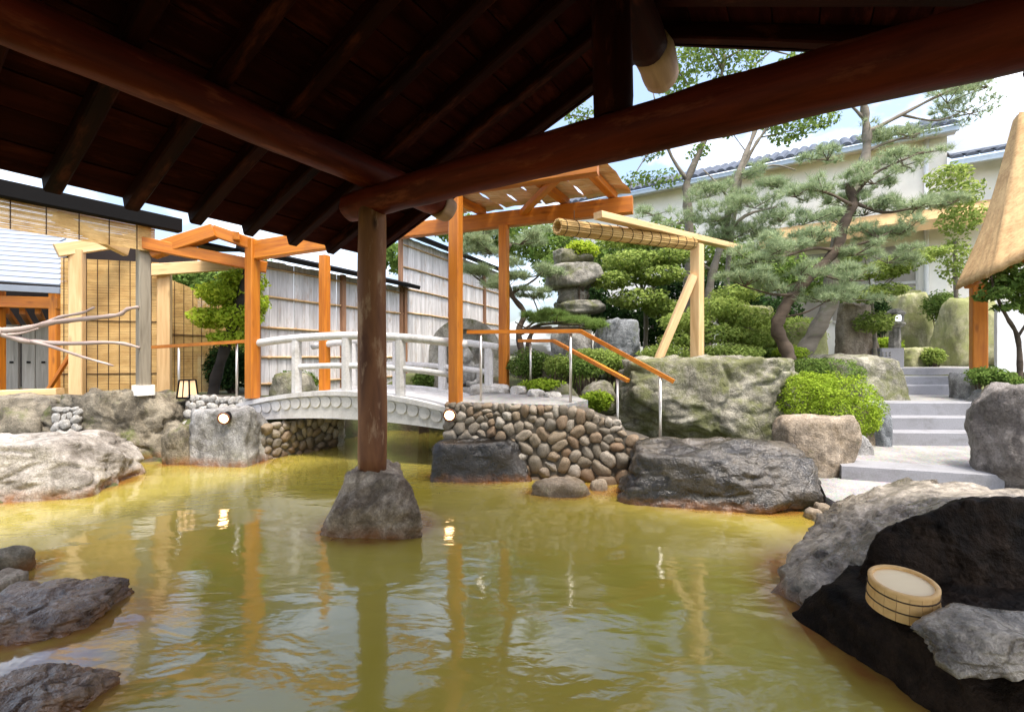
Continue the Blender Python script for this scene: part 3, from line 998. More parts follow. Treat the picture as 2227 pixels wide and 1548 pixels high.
for i in range(nw):
    w = W0 + 0.15 + (W1 - W0 - 0.22) * i / (nw - 1)
    for side in (0, 1):
        e = -EAVE if side == 0 else 2 * SR + EAVE
        a, b = pav(e, w, zr(e) + 0.06), pav(SR, w, zr(SR) + 0.06)
        if side:
            a = a + Vector((0, 0, 0.002))
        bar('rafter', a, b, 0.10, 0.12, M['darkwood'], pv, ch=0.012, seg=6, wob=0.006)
nb = 13
for side in (0, 1):
    for i in range(nb):
        f0, f1 = i / nb, (i + 1) / nb
        if side == 0:
            s0, s1 = -EAVE - 0.04 + (SR + EAVE + 0.04) * f0, -EAVE - 0.04 + (SR + EAVE + 0.04) * f1
        else:
            s0, s1 = 2 * SR + EAVE + 0.04 - (SR + EAVE + 0.04) * f0, 2 * SR + EAVE + 0.04 - (SR + EAVE + 0.04) * f1
        sm = (s0 + s1) / 2
        zz = zr(sm) + 0.135
        nrm = Vector((PA.x * -SLOPE, PA.y * -SLOPE, 1)) if side == 0 else Vector((PA.x * SLOPE, PA.y * SLOPE, 1))
        wid = abs(s1 - s0) * math.sqrt(1 + SLOPE ** 2) - 0.008
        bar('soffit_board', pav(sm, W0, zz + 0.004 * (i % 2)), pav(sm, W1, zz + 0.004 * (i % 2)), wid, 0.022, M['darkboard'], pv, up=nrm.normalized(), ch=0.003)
g = Geo()
for side in (0, 1):
    e = -EAVE - 0.1 if side == 0 else 2 * SR + EAVE + 0.1
    zo = 0.163
    a = [pav(e, W0 - 0.05, zr(e) + zo), pav(SR, W0 - 0.05, zr(SR) + zo), pav(SR, W1 + 0.06, zr(SR) + zo), pav(e, W1 + 0.06, zr(e) + zo)]
    up = Vector((0, 0, 0.09))
    g.put(a + [p + up for p in a], [(0, 1, 2, 3), (4, 7, 6, 5), (0, 4, 5, 1), (1, 5, 6, 2), (2, 6, 7, 3), (3, 7, 4, 0)])
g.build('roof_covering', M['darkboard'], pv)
for side in (0, 1):
    e = -EAVE - 0.05 if side == 0 else 2 * SR + EAVE + 0.05
    bar('verge_board', pav(e, W1 + 0.02, zr(e) + 0.09), pav(SR, W1 + 0.02, zr(SR) + 0.09), 0.03, 0.15, M['darkwood'], pv)

# plinth boulder in the water under the post
b0 = pav(0, 0, 0)
def Q(px, py, d):
    return at(px, py, d)
hullrock('plinth_boulder', 'wedge-shaped boulder standing in the water and carrying the log post',
         [Q(697, 1158, 3.93), Q(922, 1158, 3.93), Q(712, 1100, 3.70), Q(918, 1102, 3.68), Q(752, 1018, 3.92), Q(880, 1020, 3.92),
          Q(760, 1008, 4.30), Q(872, 1008, 4.30), Q(712, 1150, 4.50), Q(905, 1150, 4.55),
          Q(697, 1168, 3.80) + Vector((0.02, 0.12, -0.5)), Q(922, 1166, 3.80) + Vector((0, .12, -.5)), Q(712, 1150, 4.5) + Vector((0, 0, -.6)), Q(905, 1150, 4.55) + Vector((0, 0, -.6))],
         M['rk_post'], 3, 6, 34, 0.045, 0.05)
WATERLINE.append((-1.19, 4.1, 0.46, 0.40, 0))
pc = log('post_collar', pav(0, 0, 0.44), pav(0, 0, 0.53), 0.095, 0.098, M['mortar'], pv, 1, 0.02)

# ------------------------------------------------------------------ cobble walls
_cob = []
def cob_meshes():
    if _cob:
        return _cob
    for k in range(10):
        v, f = ico(3)
        r = np.random.default_rng(100 + k)
        n = r.normal(size=(12, 3))
        n /= np.linalg.norm(n, axis=1)[:, None]
        inv = np.maximum(v @ n.T, 0) / r.uniform(0.72, 1.02, 12)[None, :]
        q = np.sum(np.abs(v) ** 3.6, axis=1) ** (1 / 3.6)
        rad = 1.0 / ((np.sum(inv ** 14, axis=1) + q ** 14) ** (1 / 14))
        p = v * rad[:, None] * (1 + 0.07 * np_noise(v, 300 + k, 4, 1.7))[:, None]
        lo, hi = p.min(0), p.max(0)
        p = (p - (lo + hi) / 2) / (hi - lo) * 2
        me = np_mesh('stone', p, f, True)
        _cob.append(me)
    return _cob
_cobv = {}
def cob_variant(k, mat):
    key = (k, mat.name)
    if key not in _cobv:
        me = cob_meshes()[k].copy()
        me.materials.clear()
        me.materials.append(mat)
        _cobv[key] = me
    return _cobv[key]

def cobble_wall(name, label, A, B, ztop, zb, cell, mat, seed, batter=0.0, depth=0.10, core=0.5, skip=None, grow=1.16, group=None, cat='stone wall'):
    """A,B base line; ztop(u) height profile; cell(u,z) wanted stone size"""
    A, B = Vector((A[0], A[1], 0)), Vector((B[0], B[1], 0))
    L = (B - A).length
    u = (B - A).normalized()
    n = Vector((u.y, -u.x, 0))          # outward (towards the viewer for a left to right line)
    th = thing(name, label, cat, (A + B) / 2 + Vector((0, 0, zb)), group)
    zmax = max(ztop(t / 20) for t in range(21))
    def pos(s, z):
        return A + u * s - n * batter * (z - zb) + Vector((0, 0, z))
    r = np.random.default_rng(seed)
    S, Z = np.meshgrid(np.arange(0, L, 0.016), np.arange(zb, zmax, 0.016))
    S, Z = S.ravel(), Z.ravel()
    tz = np.array([ztop(t) for t in np.linspace(0, 1, 60)])
    keep = Z < np.interp(S / L, np.linspace(0, 1, 60), tz)
    S, Z = S[keep], Z[keep]
    cs = np.array([cell(a / L, b) for a, b in zip(S, Z)])
    dens = 1.0 / cs ** 2
    npts = int((dens.sum() * 0.016 ** 2) / 0.80)
    idx = r.choice(len(S), npts, replace=False, p=dens / dens.sum())
    P = np.stack([S[idx], Z[idx]], 1)
    G = np.stack([S, Z], 1)
    for it in range(5):
        own = np.empty(len(G), int)
        for c in range(0, len(G), 4000):
            own[c:c + 4000] = np.argmin(((G[c:c + 4000, None, :] - P[None]) ** 2).sum(2), 1)
        if it < 4:
            for k in range(len(P)):
                m = own == k
                if m.any():
                    P[k] = P[k] * 0.45 + G[m].mean(0) * 0.55
    for k in range(len(P)):
        m = own == k
        if m.sum() < 6:
            continue
        q = G[m]
        c = q.mean(0)
        if skip and skip(c[0] / L, c[1]):
            continue
        cov = np.cov((q - c).T) + np.eye(2) * 1e-6
        w, vec = np.linalg.eigh(cov)
        ra, rb = math.sqrt(w[1]) * 2 * grow * 0.86, math.sqrt(w[0]) * 2 * grow * 0.86
        ang = math.atan2(vec[1, 1], vec[0, 1])
        ra, rb = min(ra, rb * 1.9), rb
        X = u * math.cos(ang) + Vector((0, 0, 1)) * math.sin(ang)
        Zv = u * -math.sin(ang) + Vector((0, 0, 1)) * math.cos(ang)
        Y = -n
        rd = min(0.8 * rb + 0.02, depth + 0.03)
        mw = Matrix((X * ra, Y * rd, Zv * rb)).transposed().to_4x4()
        mw.translation = pos(c[0], c[1]) + n * random.uniform(-0.012, 0.018)
        add('stone', cob_variant(random.randrange(10), mat), None, th, mw)
    # dark joint core behind the stones
    vs, fs = [], []
    N = 24
    for i in range(N + 1):
        t = i / N
        top = ztop(t) - 0.03
        for (z, back) in ((zb - 0.3, 0.0), (top, 0.0), (top, core), (zb - 0.3, core)):
            vs.append(pos(t * L, max(z, zb - 0.3)) - n * (-0.03 + back))
    for i in range(N):
        for k in range(4):
            fs.append((i * 4 + k, i * 4 + (k + 1) % 4, i * 4 + 4 + (k + 1) % 4, i * 4 + 4 + k))
    fs += [(3, 2, 1, 0), tuple(N * 4 + k for k in range(4))]
    g = Geo()
    g.put(vs, fs)
    g.build('joint_core', M['mortar'], th)
    return th

WA, WB = (-0.88, 5.86), (1.95, 5.28)
def prof_r(u):
    x = -0.88 + 2.83 * u
    return float(np.interp(x, [-0.9, 0.72, 0.80, 0.98, 1.02, 1.28, 1.32, 1.5, 1.7, 1.95], [0.90, 0.885, 0.86, 0.84, 0.76, 0.74, 0.58, 0.55, 0.47, 0.32]))
def cell_r(u, z):
    return float(np.interp(z, [0.0, 0.5, 0.72, 0.9], [0.185, 0.165, 0.118, 0.10]))
cobble_wall('stone_abutment', 'stepped wall of round brown cobbles at the bridge end beneath the orange handrail', WA, WB, prof_r, -0.1, cell_r, M['cobble'], 5, 0.12)
cobble_wall('stone_abutment', 'shaded cobble wall rising from the water beneath the white arched bridge', (-3.62, 6.62), (-2.93, 7.66), lambda u: 0.52, -0.1, lambda u, z: 0.145, M['cobble'], 6)
cobble_wall('stone_abutment', 'corner of cobbles behind the arched bridge, sunlight painted in their pale colour', (-2.93, 7.66), (-3.1, 8.35), lambda u: 0.62, -0.1, lambda u, z: 0.15, M['rk_white'], 8)  # white stone colour paints the sunlight on this turned wall face
cobble_wall('stone_bank', 'white cobbles piled between the grey boulder and the end of the bridge', (-5.0, 6.98), (-3.85, 7.02), lambda u: 0.90 - 0.05 * u, 0.35, lambda u, z: 0.135, M['rk_white'], 9, 0.25)
cobble_wall('stone_bank', 'small pale cobbles wedged between two lichened boulders', (-6.34, 6.30), (-6.02, 6.36), lambda u: 0.78, 0.2, lambda u, z: 0.12, M['rk_white'], 10, 0.2)

# platform behind the abutment
sheet('pavement', [(-0.86, 6.02, .9), (0.65, 5.72, .89), (1.05, 6.35, .89), (0.9, 7.2, .9), (0.5, 8.3, .9), (-0.46, 8.35, .9), (-0.5, 7.3, .9)], M['path'], 0.5)
# flat cap stones on the platform edge
caps = [(1108, 1150, 838, 862, 7.4), (1146, 1186, 846, 866, 7.0), (1182, 1222, 852, 868, 6.9), (1020, 1110, 834, 862, 7.6)]
for i, (a, b_, c, d_, dd) in enumerate(caps):
    lab = ['flat white cap stone beside the rear orange post', 'rounded white cap stone, middle one of the platform edge row',
           'small white cap stone at the garden end of the platform edge', 'wide pale slab of rock before the carved stele'][i]
    rock('cap_stone', lab, (a, b_, c, d_), dd, 0.4, M['rk_white'], zbase=0.8, seed=60 + i, sub=4, flat=0.2, cat='rock')

# ------------------------------------------------------------------ the white arched bridge
BL0, BDIR = Vector((-3.95, 7.0, 0)), Vector((0.963, -0.271, 0))
BPER = Vector((0.271, 0.963, 0))
S0, S1, SM, SHALF, BW = -0.27, 3.42, 1.575, 1.845, 1.5
def bz(s):
    return 1.0 - 0.235 * ((s - SM) / SHALF) ** 2
def bzb(s):
    return 0.60 - 0.11 * ((s - SM) / SHALF) ** 2
def bp(s, w, z):
    q = BL0 + BDIR * s + BPER * w
    return Vector((q.x, q.y, z))
br = thing('arched_bridge', 'white painted arched footbridge with round log-end frieze and curved railings', 'bridge', bp(SM, BW / 2, 0.45))
NS = 24
def sweep(name, fz0, fz1, w0, w1, mat, parent, s0=S0, s1=S1):
    g = Geo()
    vs, fs = [], []
    for i in range(NS + 1):
        s = s0 + (s1 - s0) * i / NS
        vs += [bp(s, w0, fz0(s)), bp(s, w1, fz0(s)), bp(s, w1, fz1(s)), bp(s, w0, fz1(s))]
    for i in range(NS):
        for k in range(4):
            fs.append((i * 4 + k, i * 4 + (k + 1) % 4, i * 4 + 4 + (k + 1) % 4, i * 4 + 4 + k))
    fs += [(3, 2, 1, 0), tuple(NS * 4 + k for k in range(4))]
    g.put(vs, fs)
    return g.build(name, mat, parent)
for k, (wa, wb) in enumerate(((0.0, 0.12), (BW - 0.12, BW))):
    sweep('side_beam', bzb, lambda s: bz(s) - 0.065, wa, wb, M['white'], br)
    sweep('coping', lambda s: bz(s) - 0.065, lambda s: bz(s), wa - 0.045 if k == 0 else wa - 0.06, wb + 0.06 if k == 0 else wb + 0.045, M['white'], br)
sweep('deck', lambda s: bz(s) - 0.16, lambda s: bz(s) - 0.05, 0.12, BW - 0.12, M['white'], br)
gd = Geo()
n_ = 22
ring = []
for (rr, yy) in ((0.084, 0.03), (0.084, -0.012), (0.078, -0.018)):
    ring.append([(rr * math.cos(2 * math.pi * k / n_), yy, rr * math.sin(2 * math.pi * k / n_)) for k in range(n_)])
vs = [p for r_ in ring for p in r_]
fs = []
for i in range(2):
    for k in range(n_):
        fs.append((i * n_ + k, i * n_ + (k + 1) % n_, (i + 1) * n_ + (k + 1) % n_, (i + 1) * n_ + k))
fs.append(tuple(2 * n_ + k for k in range(n_)))
disc_me = py_mesh('log_disc', vs, fs)
disc_me.materials.append(M['white'])
for i in range(20):
    s = S0 + 0.19 + 0.174 * i
    mw = Matrix((BDIR, BPER, Vector((0, 0, 1)))).transposed().to_4x4()
    mw.translation = bp(s, 0.0, bz(s) - 0.065 - 0.09)
    add('log_disc', disc_me, None, br, mw)
def bridge_rail(w):
    def rz(s):
        return 1.79 - 0.14 * ((s - SM) / SHALF) ** 2
    def tubeS(name, off, r, s0, s1):
        g = Geo()
        pts = [bp(s0 + (s1 - s0) * i / 22, w, rz(s0 + (s1 - s0) * i / 22) + off) for i in range(23)]
        g.tube(pts, r, 12)
        g.build(name, M['white'], br, True)
    tubeS('handrail', 0.0, 0.058, -0.1, 3.45)
    tubeS('middle_rail', -0.43, 0.042, 0.7, 3.35)
    for s in (0.76, 1.62, 2.48, 3.30):
        p0, p1 = bp(s, w, bz(s) - 0.03), bp(s, w, rz(s) - 0.04)
        bar('rail_post', p0, p1, 0.13, 0.13, M['white'], br, up=tuple(BPER), ch=0.035)
bridge_rail(0.05)
bridge_rail(BW - 0.05)

# ------------------------------------------------------------------ orange walkway posts and roof
PD = Vector((0.932, -0.36, 0)).normalized()
def post_sq(name, base, ztop, w, mat, parent, up=(0.93, -0.36, 0)):
    return bar(name, base, Vector((base.x, base.y, ztop)), w, w, mat, parent, up=up, ch=0.012)
FL, FR, BLp, BR = at(549, 862, 7.0), at(991, 866, 6.05), at(706, 846, 8.35), at(1096, 860, 7.9)
FL.z, FR.z, BLp.z, BR.z = 0.86, 0.86, 0.80, 0.88
wk = thing('walkway_canopy', 'orange varnished timber canopy over the bridge with reed mats on its joists', 'canopy', FR)
for (q, zt, w) in ((FL, 3.27, 0.155), (FR, 3.75, 0.148), (BLp, 3.32, 0.15), (BR, 3.73, 0.148)):
    post_sq('post', q, zt, w, M['orange'], wk)
pa, pb = at(840, 508, 8.85), at(1376, 443, 7.2)
pa.z = pb.z = 3.86
bar('rear_plate', pa, pb, 0.15, 0.26, M['orange'], wk)
JD = Vector((0.475, 0.88, 0)).normalized()
fa, fb = pa - JD * 1.75, pb - JD * 1.75
fa.z = fb.z = 3.86
bar('front_plate', fa + (fb - fa) * 0.25, fb, 0.15, 0.26, M['orange'], wk)
for t in (0.43, 0.76, 0.93):
    c = pa + (pb - pa) * t
    a, b_ = c + JD * 0.12, c - JD * 1.9
    a.z = b_.z = 4.05
    a.z += 0.02
    bar('joist', a, b_, 0.12, 0.12, M['orange'], wk)
a, b_ = pa + (pb - pa) * 0.60, fa + (fb - fa) * 0.93
a.z, b_.z = 3.93, 3.93
bar('diagonal_brace', a, b_, 0.11, 0.10, M['orange'], wk)
# reed mats lying on the joists
for i in range(9):
    t0, t1 = 0.27 + 0.72 * i / 9, 0.27 + 0.72 * (i + 1) / 9 - 0.008
    q0, q1 = pa + (pb - pa) * t0, pa + (pb - pa) * t1
    g = Geo()
    vs, fs = [], []
    m = 12
    for j in range(m + 1):
        k = 0.25 - 2.15 * j / m
        for q in (q0, (q0 + q1) / 2, q1):
            z = 4.135 + 0.02 * math.sin(j * 1.7 + i * 2.3) + (0.018 if q is not q0 and q is not q1 else 0)
            p = q + JD * k
            vs.append((p.x, p.y, z))
    top = [(x, y, z + 0.02) for (x, y, z) in vs]
    for j in range(m):
        for c in range(2):
            o = j * 3 + c
            fs.append((o, o + 1, o + 4, o + 3))
            o2 = o + len(vs)
            fs.append((o2, o2 + 3, o2 + 4, o2 + 1))
    g.put(vs + top, fs)
    g.build('reed_mat', M['reedmat'], wk)
# left part of the canopy
bar('front_beam', at(556, 545, 7.0), at(775, 512, 6.55), 0.13, 0.28, M['orange'], wk)
bar('gable_rafter', at(330, 548, 6.75), at(468, 503, 6.9), 0.16, 0.20, M['orange'], wk)
bar('gable_rafter', at(466, 503, 6.92), at(562, 536, 7.02), 0.14, 0.17, M['orange'], wk)
bar('cross_tie', at(306, 528, 6.62), at(580, 582, 7.25), 0.10, 0.17, M['orange'], wk)
bar('purlin_stub', at(513, 512, 6.7), at(516, 520, 7.1), 0.09, 0.11, M['orange'], wk)
ra, rb = at(380, 520, 7.1), at(560, 545, 7.4)
g = Geo()
q = [at(420, 528, 6.95), at(560, 556, 7.2), at(560, 548, 8.6), at(440, 548, 8.6)]
g.put(q + [p + Vector((0, 0, .05)) for p in q], [(0, 1, 2, 3), (7, 6, 5, 4), (0, 4, 5, 1), (1, 5, 6, 2), (2, 6, 7, 3), (3, 7, 4, 0)])
g.build('roof_panel', M['black'], wk)
bar('rear_beam', at(318, 588, 7.9), at(560, 572, 8.9), 0.1, 0.20, M['pale'], wk)

# hanging roll and pale pole frame
fr = thing('timber_frame', 'pale new pine frame with slanting brace standing behind the mossy boulder', 'frame', at(1516, 785, 7.5))
p0 = at(1516, 840, 7.5)
p0.z = gz(p0.x, p0.y) - 0.05
post_sq('post', p0, at(0, 532, 7.5).z, 0.165, M['pale'], fr, up=(0.76, 0.65, 0))
bar('top_beam', at(1300, 468, 5.95), at(1606, 540, 8.35), 0.14, 0.09, M['pale'], fr)
q0 = at(1385, 790, 7.3)
q0.z = gz(q0.x, q0.y)
bar('brace', q0, at(1508, 600, 7.45), 0.10, 0.12, M['pale'], fr)
rl = thing('rolled_blind', 'rolled golden reed blind tied with cords under the pale beam', 'blind', at(1360, 510, 6.3))
ra, rb = at(1212, 493, 5.85), at(1506, 530, 7.35)
g = Geo()
import itertools
for k in range(20):
    a = 2 * math.pi * k / 20
    ax = (rb - ra).normalized()
    u1 = ax.cross(Vector((0, 0, 1))).normalized()
    u2 = ax.cross(u1)
    off = (u1 * math.cos(a) + u2 * math.sin(a)) * (0.082 if k % 2 else 0.088)
    g.tube([ra + off, rb + off], 0.017, 6)
g.build('reed_bundle', M['reed'], rl, True)
for i in range(14):
    t = 0.03 + 0.94 * i / 13
    c = ra + (rb - ra) * t
    g = Geo()
    ax = (rb - ra).normalized()
    u1 = ax.cross(Vector((0, 0, 1))).normalized()
    u2 = ax.cross(u1)
    pts = [c + (u1 * math.cos(2 * math.pi * k / 18) + u2 * math.sin(2 * math.pi * k / 18)) * 0.106 for k in range(19)]
    g.tube(pts, 0.0045, 5)
    if i % 4 == 1:
        g.tube([c, c + Vector((0, 0, 0.24))], 0.006, 5)
    g.build('cord', M['cord'], rl)

# ------------------------------------------------------------------ handrails
def handrail(label, pts, posts, r=0.024):
    th = thing('handrail', label, 'handrail', posts[0][1])
    g = Geo()
    for a, b_ in zip(pts[:-1], pts[1:]):
        g.bar(a, b_, 0.06, 0.05)
    g.build('rail', M['orange'], th)
    for (top, base) in posts:
        g = Geo()
        g.tube([base - Vector((0, 0, 0.03)), top - Vector((0, 0, 0.02))], 0.018, 10)
        g.build('rail_post', M['steel'], th, True)
def rp(px, pyt, d, zb=None):
    t = at(px, pyt, d)
    zb = zb if zb is not None else gz(t.x, t.y)
    return (t, Vector((t.x, t.y, zb)))
handrail('orange handrail on steel posts running from the front orange post down past the cobble wall',
         [at(1016, 722, 6.2), at(1262, 720, 6.0), at(1466, 830, 5.5)], [rp(1046, 724, 6.17, 0.88), rp(1241, 722, 6.02, 0.86), rp(1436, 815, 5.56)])
handrail('orange handrail starting beside the rear orange post and sloping to the mossy boulder',
         [at(1128, 741, 7.7), at(1204, 741, 7.4), at(1366, 828, 6.15)], [rp(1154, 744, 7.6, 0.85), rp(1343, 820, 6.3)])
handrail('short level orange handrail in front of the reed screen beside the floor lantern',
         [at(300, 757, 7.75), at(380, 752, 7.5), at(538, 742, 7.05)], [rp(389, 754, 7.45), rp(515, 745, 7.15)])

# ------------------------------------------------------------------ boulders around the pool
rock('boulder', 'large smooth pale grey boulder at the left edge of the pool', (-190, 254, 938, 1125), 5.25, 1.55, M['rk_pale'], zbase=-0.35, seed=1, planes=10, soft=16, amp=0.045, flat=0.1, waterline=True, rot=0.25, sub=6, rough=0.018)
rock('boulder', 'big brown craggy boulder below the weathered grey post', (140, 404, 843, 1012), 6.95, 1.2, M['rk_tan'], zbase=-0.35, seed=2, planes=11, soft=28, amp=0.07, ridge=0.10, waterline=True, rough=0.035, sub=6)
rock('boulder', 'grey-green boulder under the pale plank, beside the craggy brown boulder', (-120, 146, 856, 945), 6.7, 0.9, M['rk_tan'], zbase=0.0, seed=3, planes=10, amp=0.05, flat=0.1, soft=24, rough=0.03)
rock('boulder', 'angular pale grey boulder under the left bridge spotlight', (388, 582, 880, 1010), 6.6, 0.7, M['rk_grey'], zbase=-0.35, seed=4, planes=6, soft=44, amp=0.035, waterline=True, rot=-0.15, ridge=0.05, rough=0.022)
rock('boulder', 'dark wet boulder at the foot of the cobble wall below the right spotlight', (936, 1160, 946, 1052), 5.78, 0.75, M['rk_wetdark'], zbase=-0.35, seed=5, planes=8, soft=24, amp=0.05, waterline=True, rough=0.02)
rock('stone', 'flat orange-stained stone lying in the water before the cobble wall', (1154, 1284, 1040, 1082), 5.05, 0.42, M['rk_warm'], zbase=-0.2, seed=6, sub=4, flat=0.2, cat='rock', waterline=True)
rock('stone', 'small pinkish stone beside the flat stained stone in the water', (1280, 1324, 1040, 1064), 5.2, 0.22, M['rk_warm'], zbase=-0.2, seed=7, sub=4, flat=0.1, cat='rock', waterline=True)
rock('boulder', 'long wet black and silver boulder lying along the pool edge', (1346, 1774, 957, 1118), 4.85, 0.95, M['rk_wet'], zbase=-0.35, seed=8, planes=9, soft=26, amp=0.07, ridge=0.07, waterline=True, rot=-0.2, sub=6, strata=0.015, rough=0.02)
rock('boulder', 'huge moss-covered flat-topped boulder behind the orange handrail', (1326, 1758, 770, 985), 6.95, 1.25, M['rk_moss'], zbase=0.1, seed=9, planes=10, soft=18, amp=0.045, flat=0.22, ridge=0.09, sub=6, cleft=[(0.01, 0.014, 0.05)], rough=0.045)
rock('boulder', 'rounded warm tan boulder beside the lowest granite step', (1686, 1844, 897, 1040), 5.42, 0.7, M['rk_warm'], zbase=0.05, seed=10, planes=8, soft=13, amp=0.05, ridge=0.03, rough=0.02)
rock('boulder', 'tall grey boulder standing at the right of the granite steps', (2136, 2360, 832, 1085), 4.75, 0.8, M['rk_dim'], zbase=0.0, seed=11, planes=8, soft=30, amp=0.05, rough=0.02)
rock('boulder', 'mossy olive boulder leaning beside the upper landing', (1772, 1944, 768, 876), 7.55, 1.0, M['rk_moss'], zbase=0.5, seed=12, planes=8, soft=9, amp=0.04)
rock('stone', 'blue-green rounded stone against the middle granite steps', (1884, 1930, 876, 966), 6.25, 0.35, M['rk_blue'], zbase=0.15, seed=13, sub=4, cat='rock')
rock('stone', 'small brown stone under the clipped azalea', (1852, 1892, 880, 962), 6.3, 0.3, M['rk_warm'], zbase=0.15, seed=14, sub=4, cat='rock')
rock('stone', 'pale wedge of rock between the tan boulder and the path', (1828, 1882, 936, 994), 5.75, 0.35, M['rk_grey'], zbase=0.15, seed=15, sub=4, cat='rock')
rock('stone', 'grey edging stone beside the upper granite steps', (2076, 2124, 806, 884), 7.4, 0.5, M['rk_grey'], zbase=0.6, seed=16, sub=4, cat='rock')
rock('stone', 'squared pale stone below the small shrub by the steps', (2110, 2156, 846, 916), 6.9, 0.4, M['rk_grey'], zbase=0.4, seed=17, sub=4, cat='rock', soft=30)
rock('stone', 'brown broken stone beside the squared pale stone', (2148, 2190, 836, 920), 6.5, 0.4, M['rk_tan'], zbase=0.3, seed=18, sub=4, cat='rock', soft=24)
rock('stone', 'brown stone wedged at the waterline between the craggy boulder and the angular one', (362, 436, 916, 1012), 6.55, 0.5, M['rk_tan'], zbase=-0.3, seed=19, cat='rock', soft=24, waterline=True)
for i, (px_, py_, w_, lab) in enumerate([(1772, 1118, 34, 'rusty pebble at the corner of the gravel path by the wet boulder'), (1790, 1104, 26, 'small pale pebble on the gravel beside the wet boulder'),
                                         (1768, 1136, 30, 'brown pebble at the waterline below the gravel path'), (1802, 1118, 22, 'tiny grey pebble against the sloping ledge')]):
    rock('pebble', lab, (px_ - w_ / 2, px_ + w_ / 2, py_ - w_ * .35, py_ + w_ * .3), 4.25 + 0.05 * i, 0.14, M['rk_warm'], zbase=-0.02, seed=90 + i, sub=3, cat='pebble')
# front left
rock('stone', 'dark knobbly stone topping the little pile at the pool edge', (-40, 40, 1192, 1262), 3.15, 0.35, M['rk_tan'], zbase=-0.1, seed=20, sub=4, cat='rock', waterline=True)
rock('stone', 'rusty wet stone under the dark knobbly stone', (-50, 36, 1252, 1306), 2.95, 0.3, M['rk_warm'], zbase=-0.2, seed=21, sub=4, cat='rock', waterline=True)
rock('boulder', 'flat wet brown slab of rock rising from the shallow rusty water', (-90, 224, 1296, 1440), 2.62, 0.62, M['rk_flat'], zbase=-0.25, seed=22, planes=9, soft=16, amp=0.05, flat=0.25, ridge=0.10, waterline=True, rot=0.12, sub=6, strata=0.05, rough=0.02)
rock('boulder', 'low wet grey rock in front of the flat brown slab', (-90, 214, 1482, 1570), 1.98, 0.42, M['rk_flat'], zbase=-0.25, seed=23, planes=9, soft=14, amp=0.05, flat=0.2, ridge=0.09, waterline=True, sub=6, strata=0.05, rough=0.02)
# right foreground ledge; its shadowed front and foot are painted as near-black rocks
hullrock('boulder', 'sloping grey ledge of rock above the wooden tub', [at(1664, 1280, 2.93), at(1690, 1200, 3.2), at(1762, 1128, 3.6), at(1830, 1072, 3.95), at(1955, 1042, 3.95), at(2270, 1072, 3.4),
         at(2270, 1098, 2.72), at(2080, 1104, 2.72), at(1905, 1180, 2.70), at(1838, 1285, 2.62), at(1760, 1322, 2.66),
         at(1664, 1280, 2.93) + Vector((.05, .1, -.5)), at(1838, 1285, 2.75) + Vector((.1, .1, -.6)), at(2270, 1098, 2.95) + Vector((0, 0, -.9)), at(2270, 1072, 3.4) + Vector((0, 0, -.8)), at(1830, 1072, 3.95) + Vector((0, 0, -.6))],
         M['rk_ledge'], 31, 6, 34, 0.045, 0.07, strata=0.05)
hullrock('boulder', 'rock shelf at the water carrying the wooden tub, deep shadow painted in its black colour', [(1.60, 2.68, -.02), (1.66, 2.3, 0), (1.78, 1.9, 0), (1.86, 1.4, 0), (1.76, 2.6, .25), (1.80, 2.1, .268), (2.02, 1.5, .26), (3.2, 1.4, .30), (3.2, 2.9, .32), (2.1, 2.8, .27),
         (1.6, 2.7, -.5), (1.8, 1.4, -.5), (3.2, 1.4, -.5), (3.2, 2.9, -.5)], M['rk_shade'], 32, 6, 40, 0.02, 0.03, strata=0.02)
hullrock('boulder', 'front of the ledge rising behind the wooden tub, its shadow painted near-black', [at(1838, 1285, 2.58), at(1880, 1190, 2.60), at(1945, 1128, 2.60), at(2085, 1086, 2.58), at(2320, 1068, 2.56), at(1900, 1180, 2.9), at(2085, 1086, 2.85), at(2320, 1070, 2.9),
         at(1880, 1330, 2.45), at(2300, 1330, 2.38), at(1880, 1330, 2.9) + Vector((0, 0, -.1)), at(2300, 1330, 2.9) + Vector((0, 0, -.1))], M['rk_shade'], 34, 6, 40, 0.03, 0.05)
rock('boulder', 'small grey craggy rock in front of the wooden tub', (1996, 2330, 1340, 1440), 1.92, 0.34, M['rk_ledge'], zbase=0.24, seed=33, planes=9, soft=18, amp=0.06, ridge=0.08)
WATERLINE.append((2.2, 2.6, 0.62, 0.9, 0.0))
# garden rocks
rock('boulder', 'round blue-grey hollow boulder in the shrubs behind the stacked lantern', (1290, 1390, 692, 790), 9.0, 0.8, M['rk_blue'], zbase=1.0, seed=40, planes=8, amp=0.05)
for i, (bx_, d_, m_, lab) in enumerate([((1176, 1246, 788, 850), 7.9, 'rk_tan', 'grey-green rock among the low shrubs behind the steel rail post'),
                                        ((1196, 1294, 716, 800), 9.3, 'rk_grey', 'pale grey rock face under the stacked lantern'),
                                        ((1262, 1340, 826, 905), 7.2, 'rk_moss', 'olive garden rock beside the mossy boulder'),
                                        ((1168, 1262, 834, 890), 7.4, 'rk_moss', 'mossy low rock behind the platform cap stones'),
                                        ((1700, 1790, 700, 800), 9.2, 'rk_mossy2', 'mossy grey standing stone behind the twisted pine'),
                                        ((585, 690, 808, 866), 8.9, 'rk_moss', 'mossy rock seen through the bridge railing before the bleached fence')]):
    rock('garden_rock', lab, bx_, d_, 0.6, M[m_], zbase=0.55, seed=41 + i, sub=4, cat='rock')
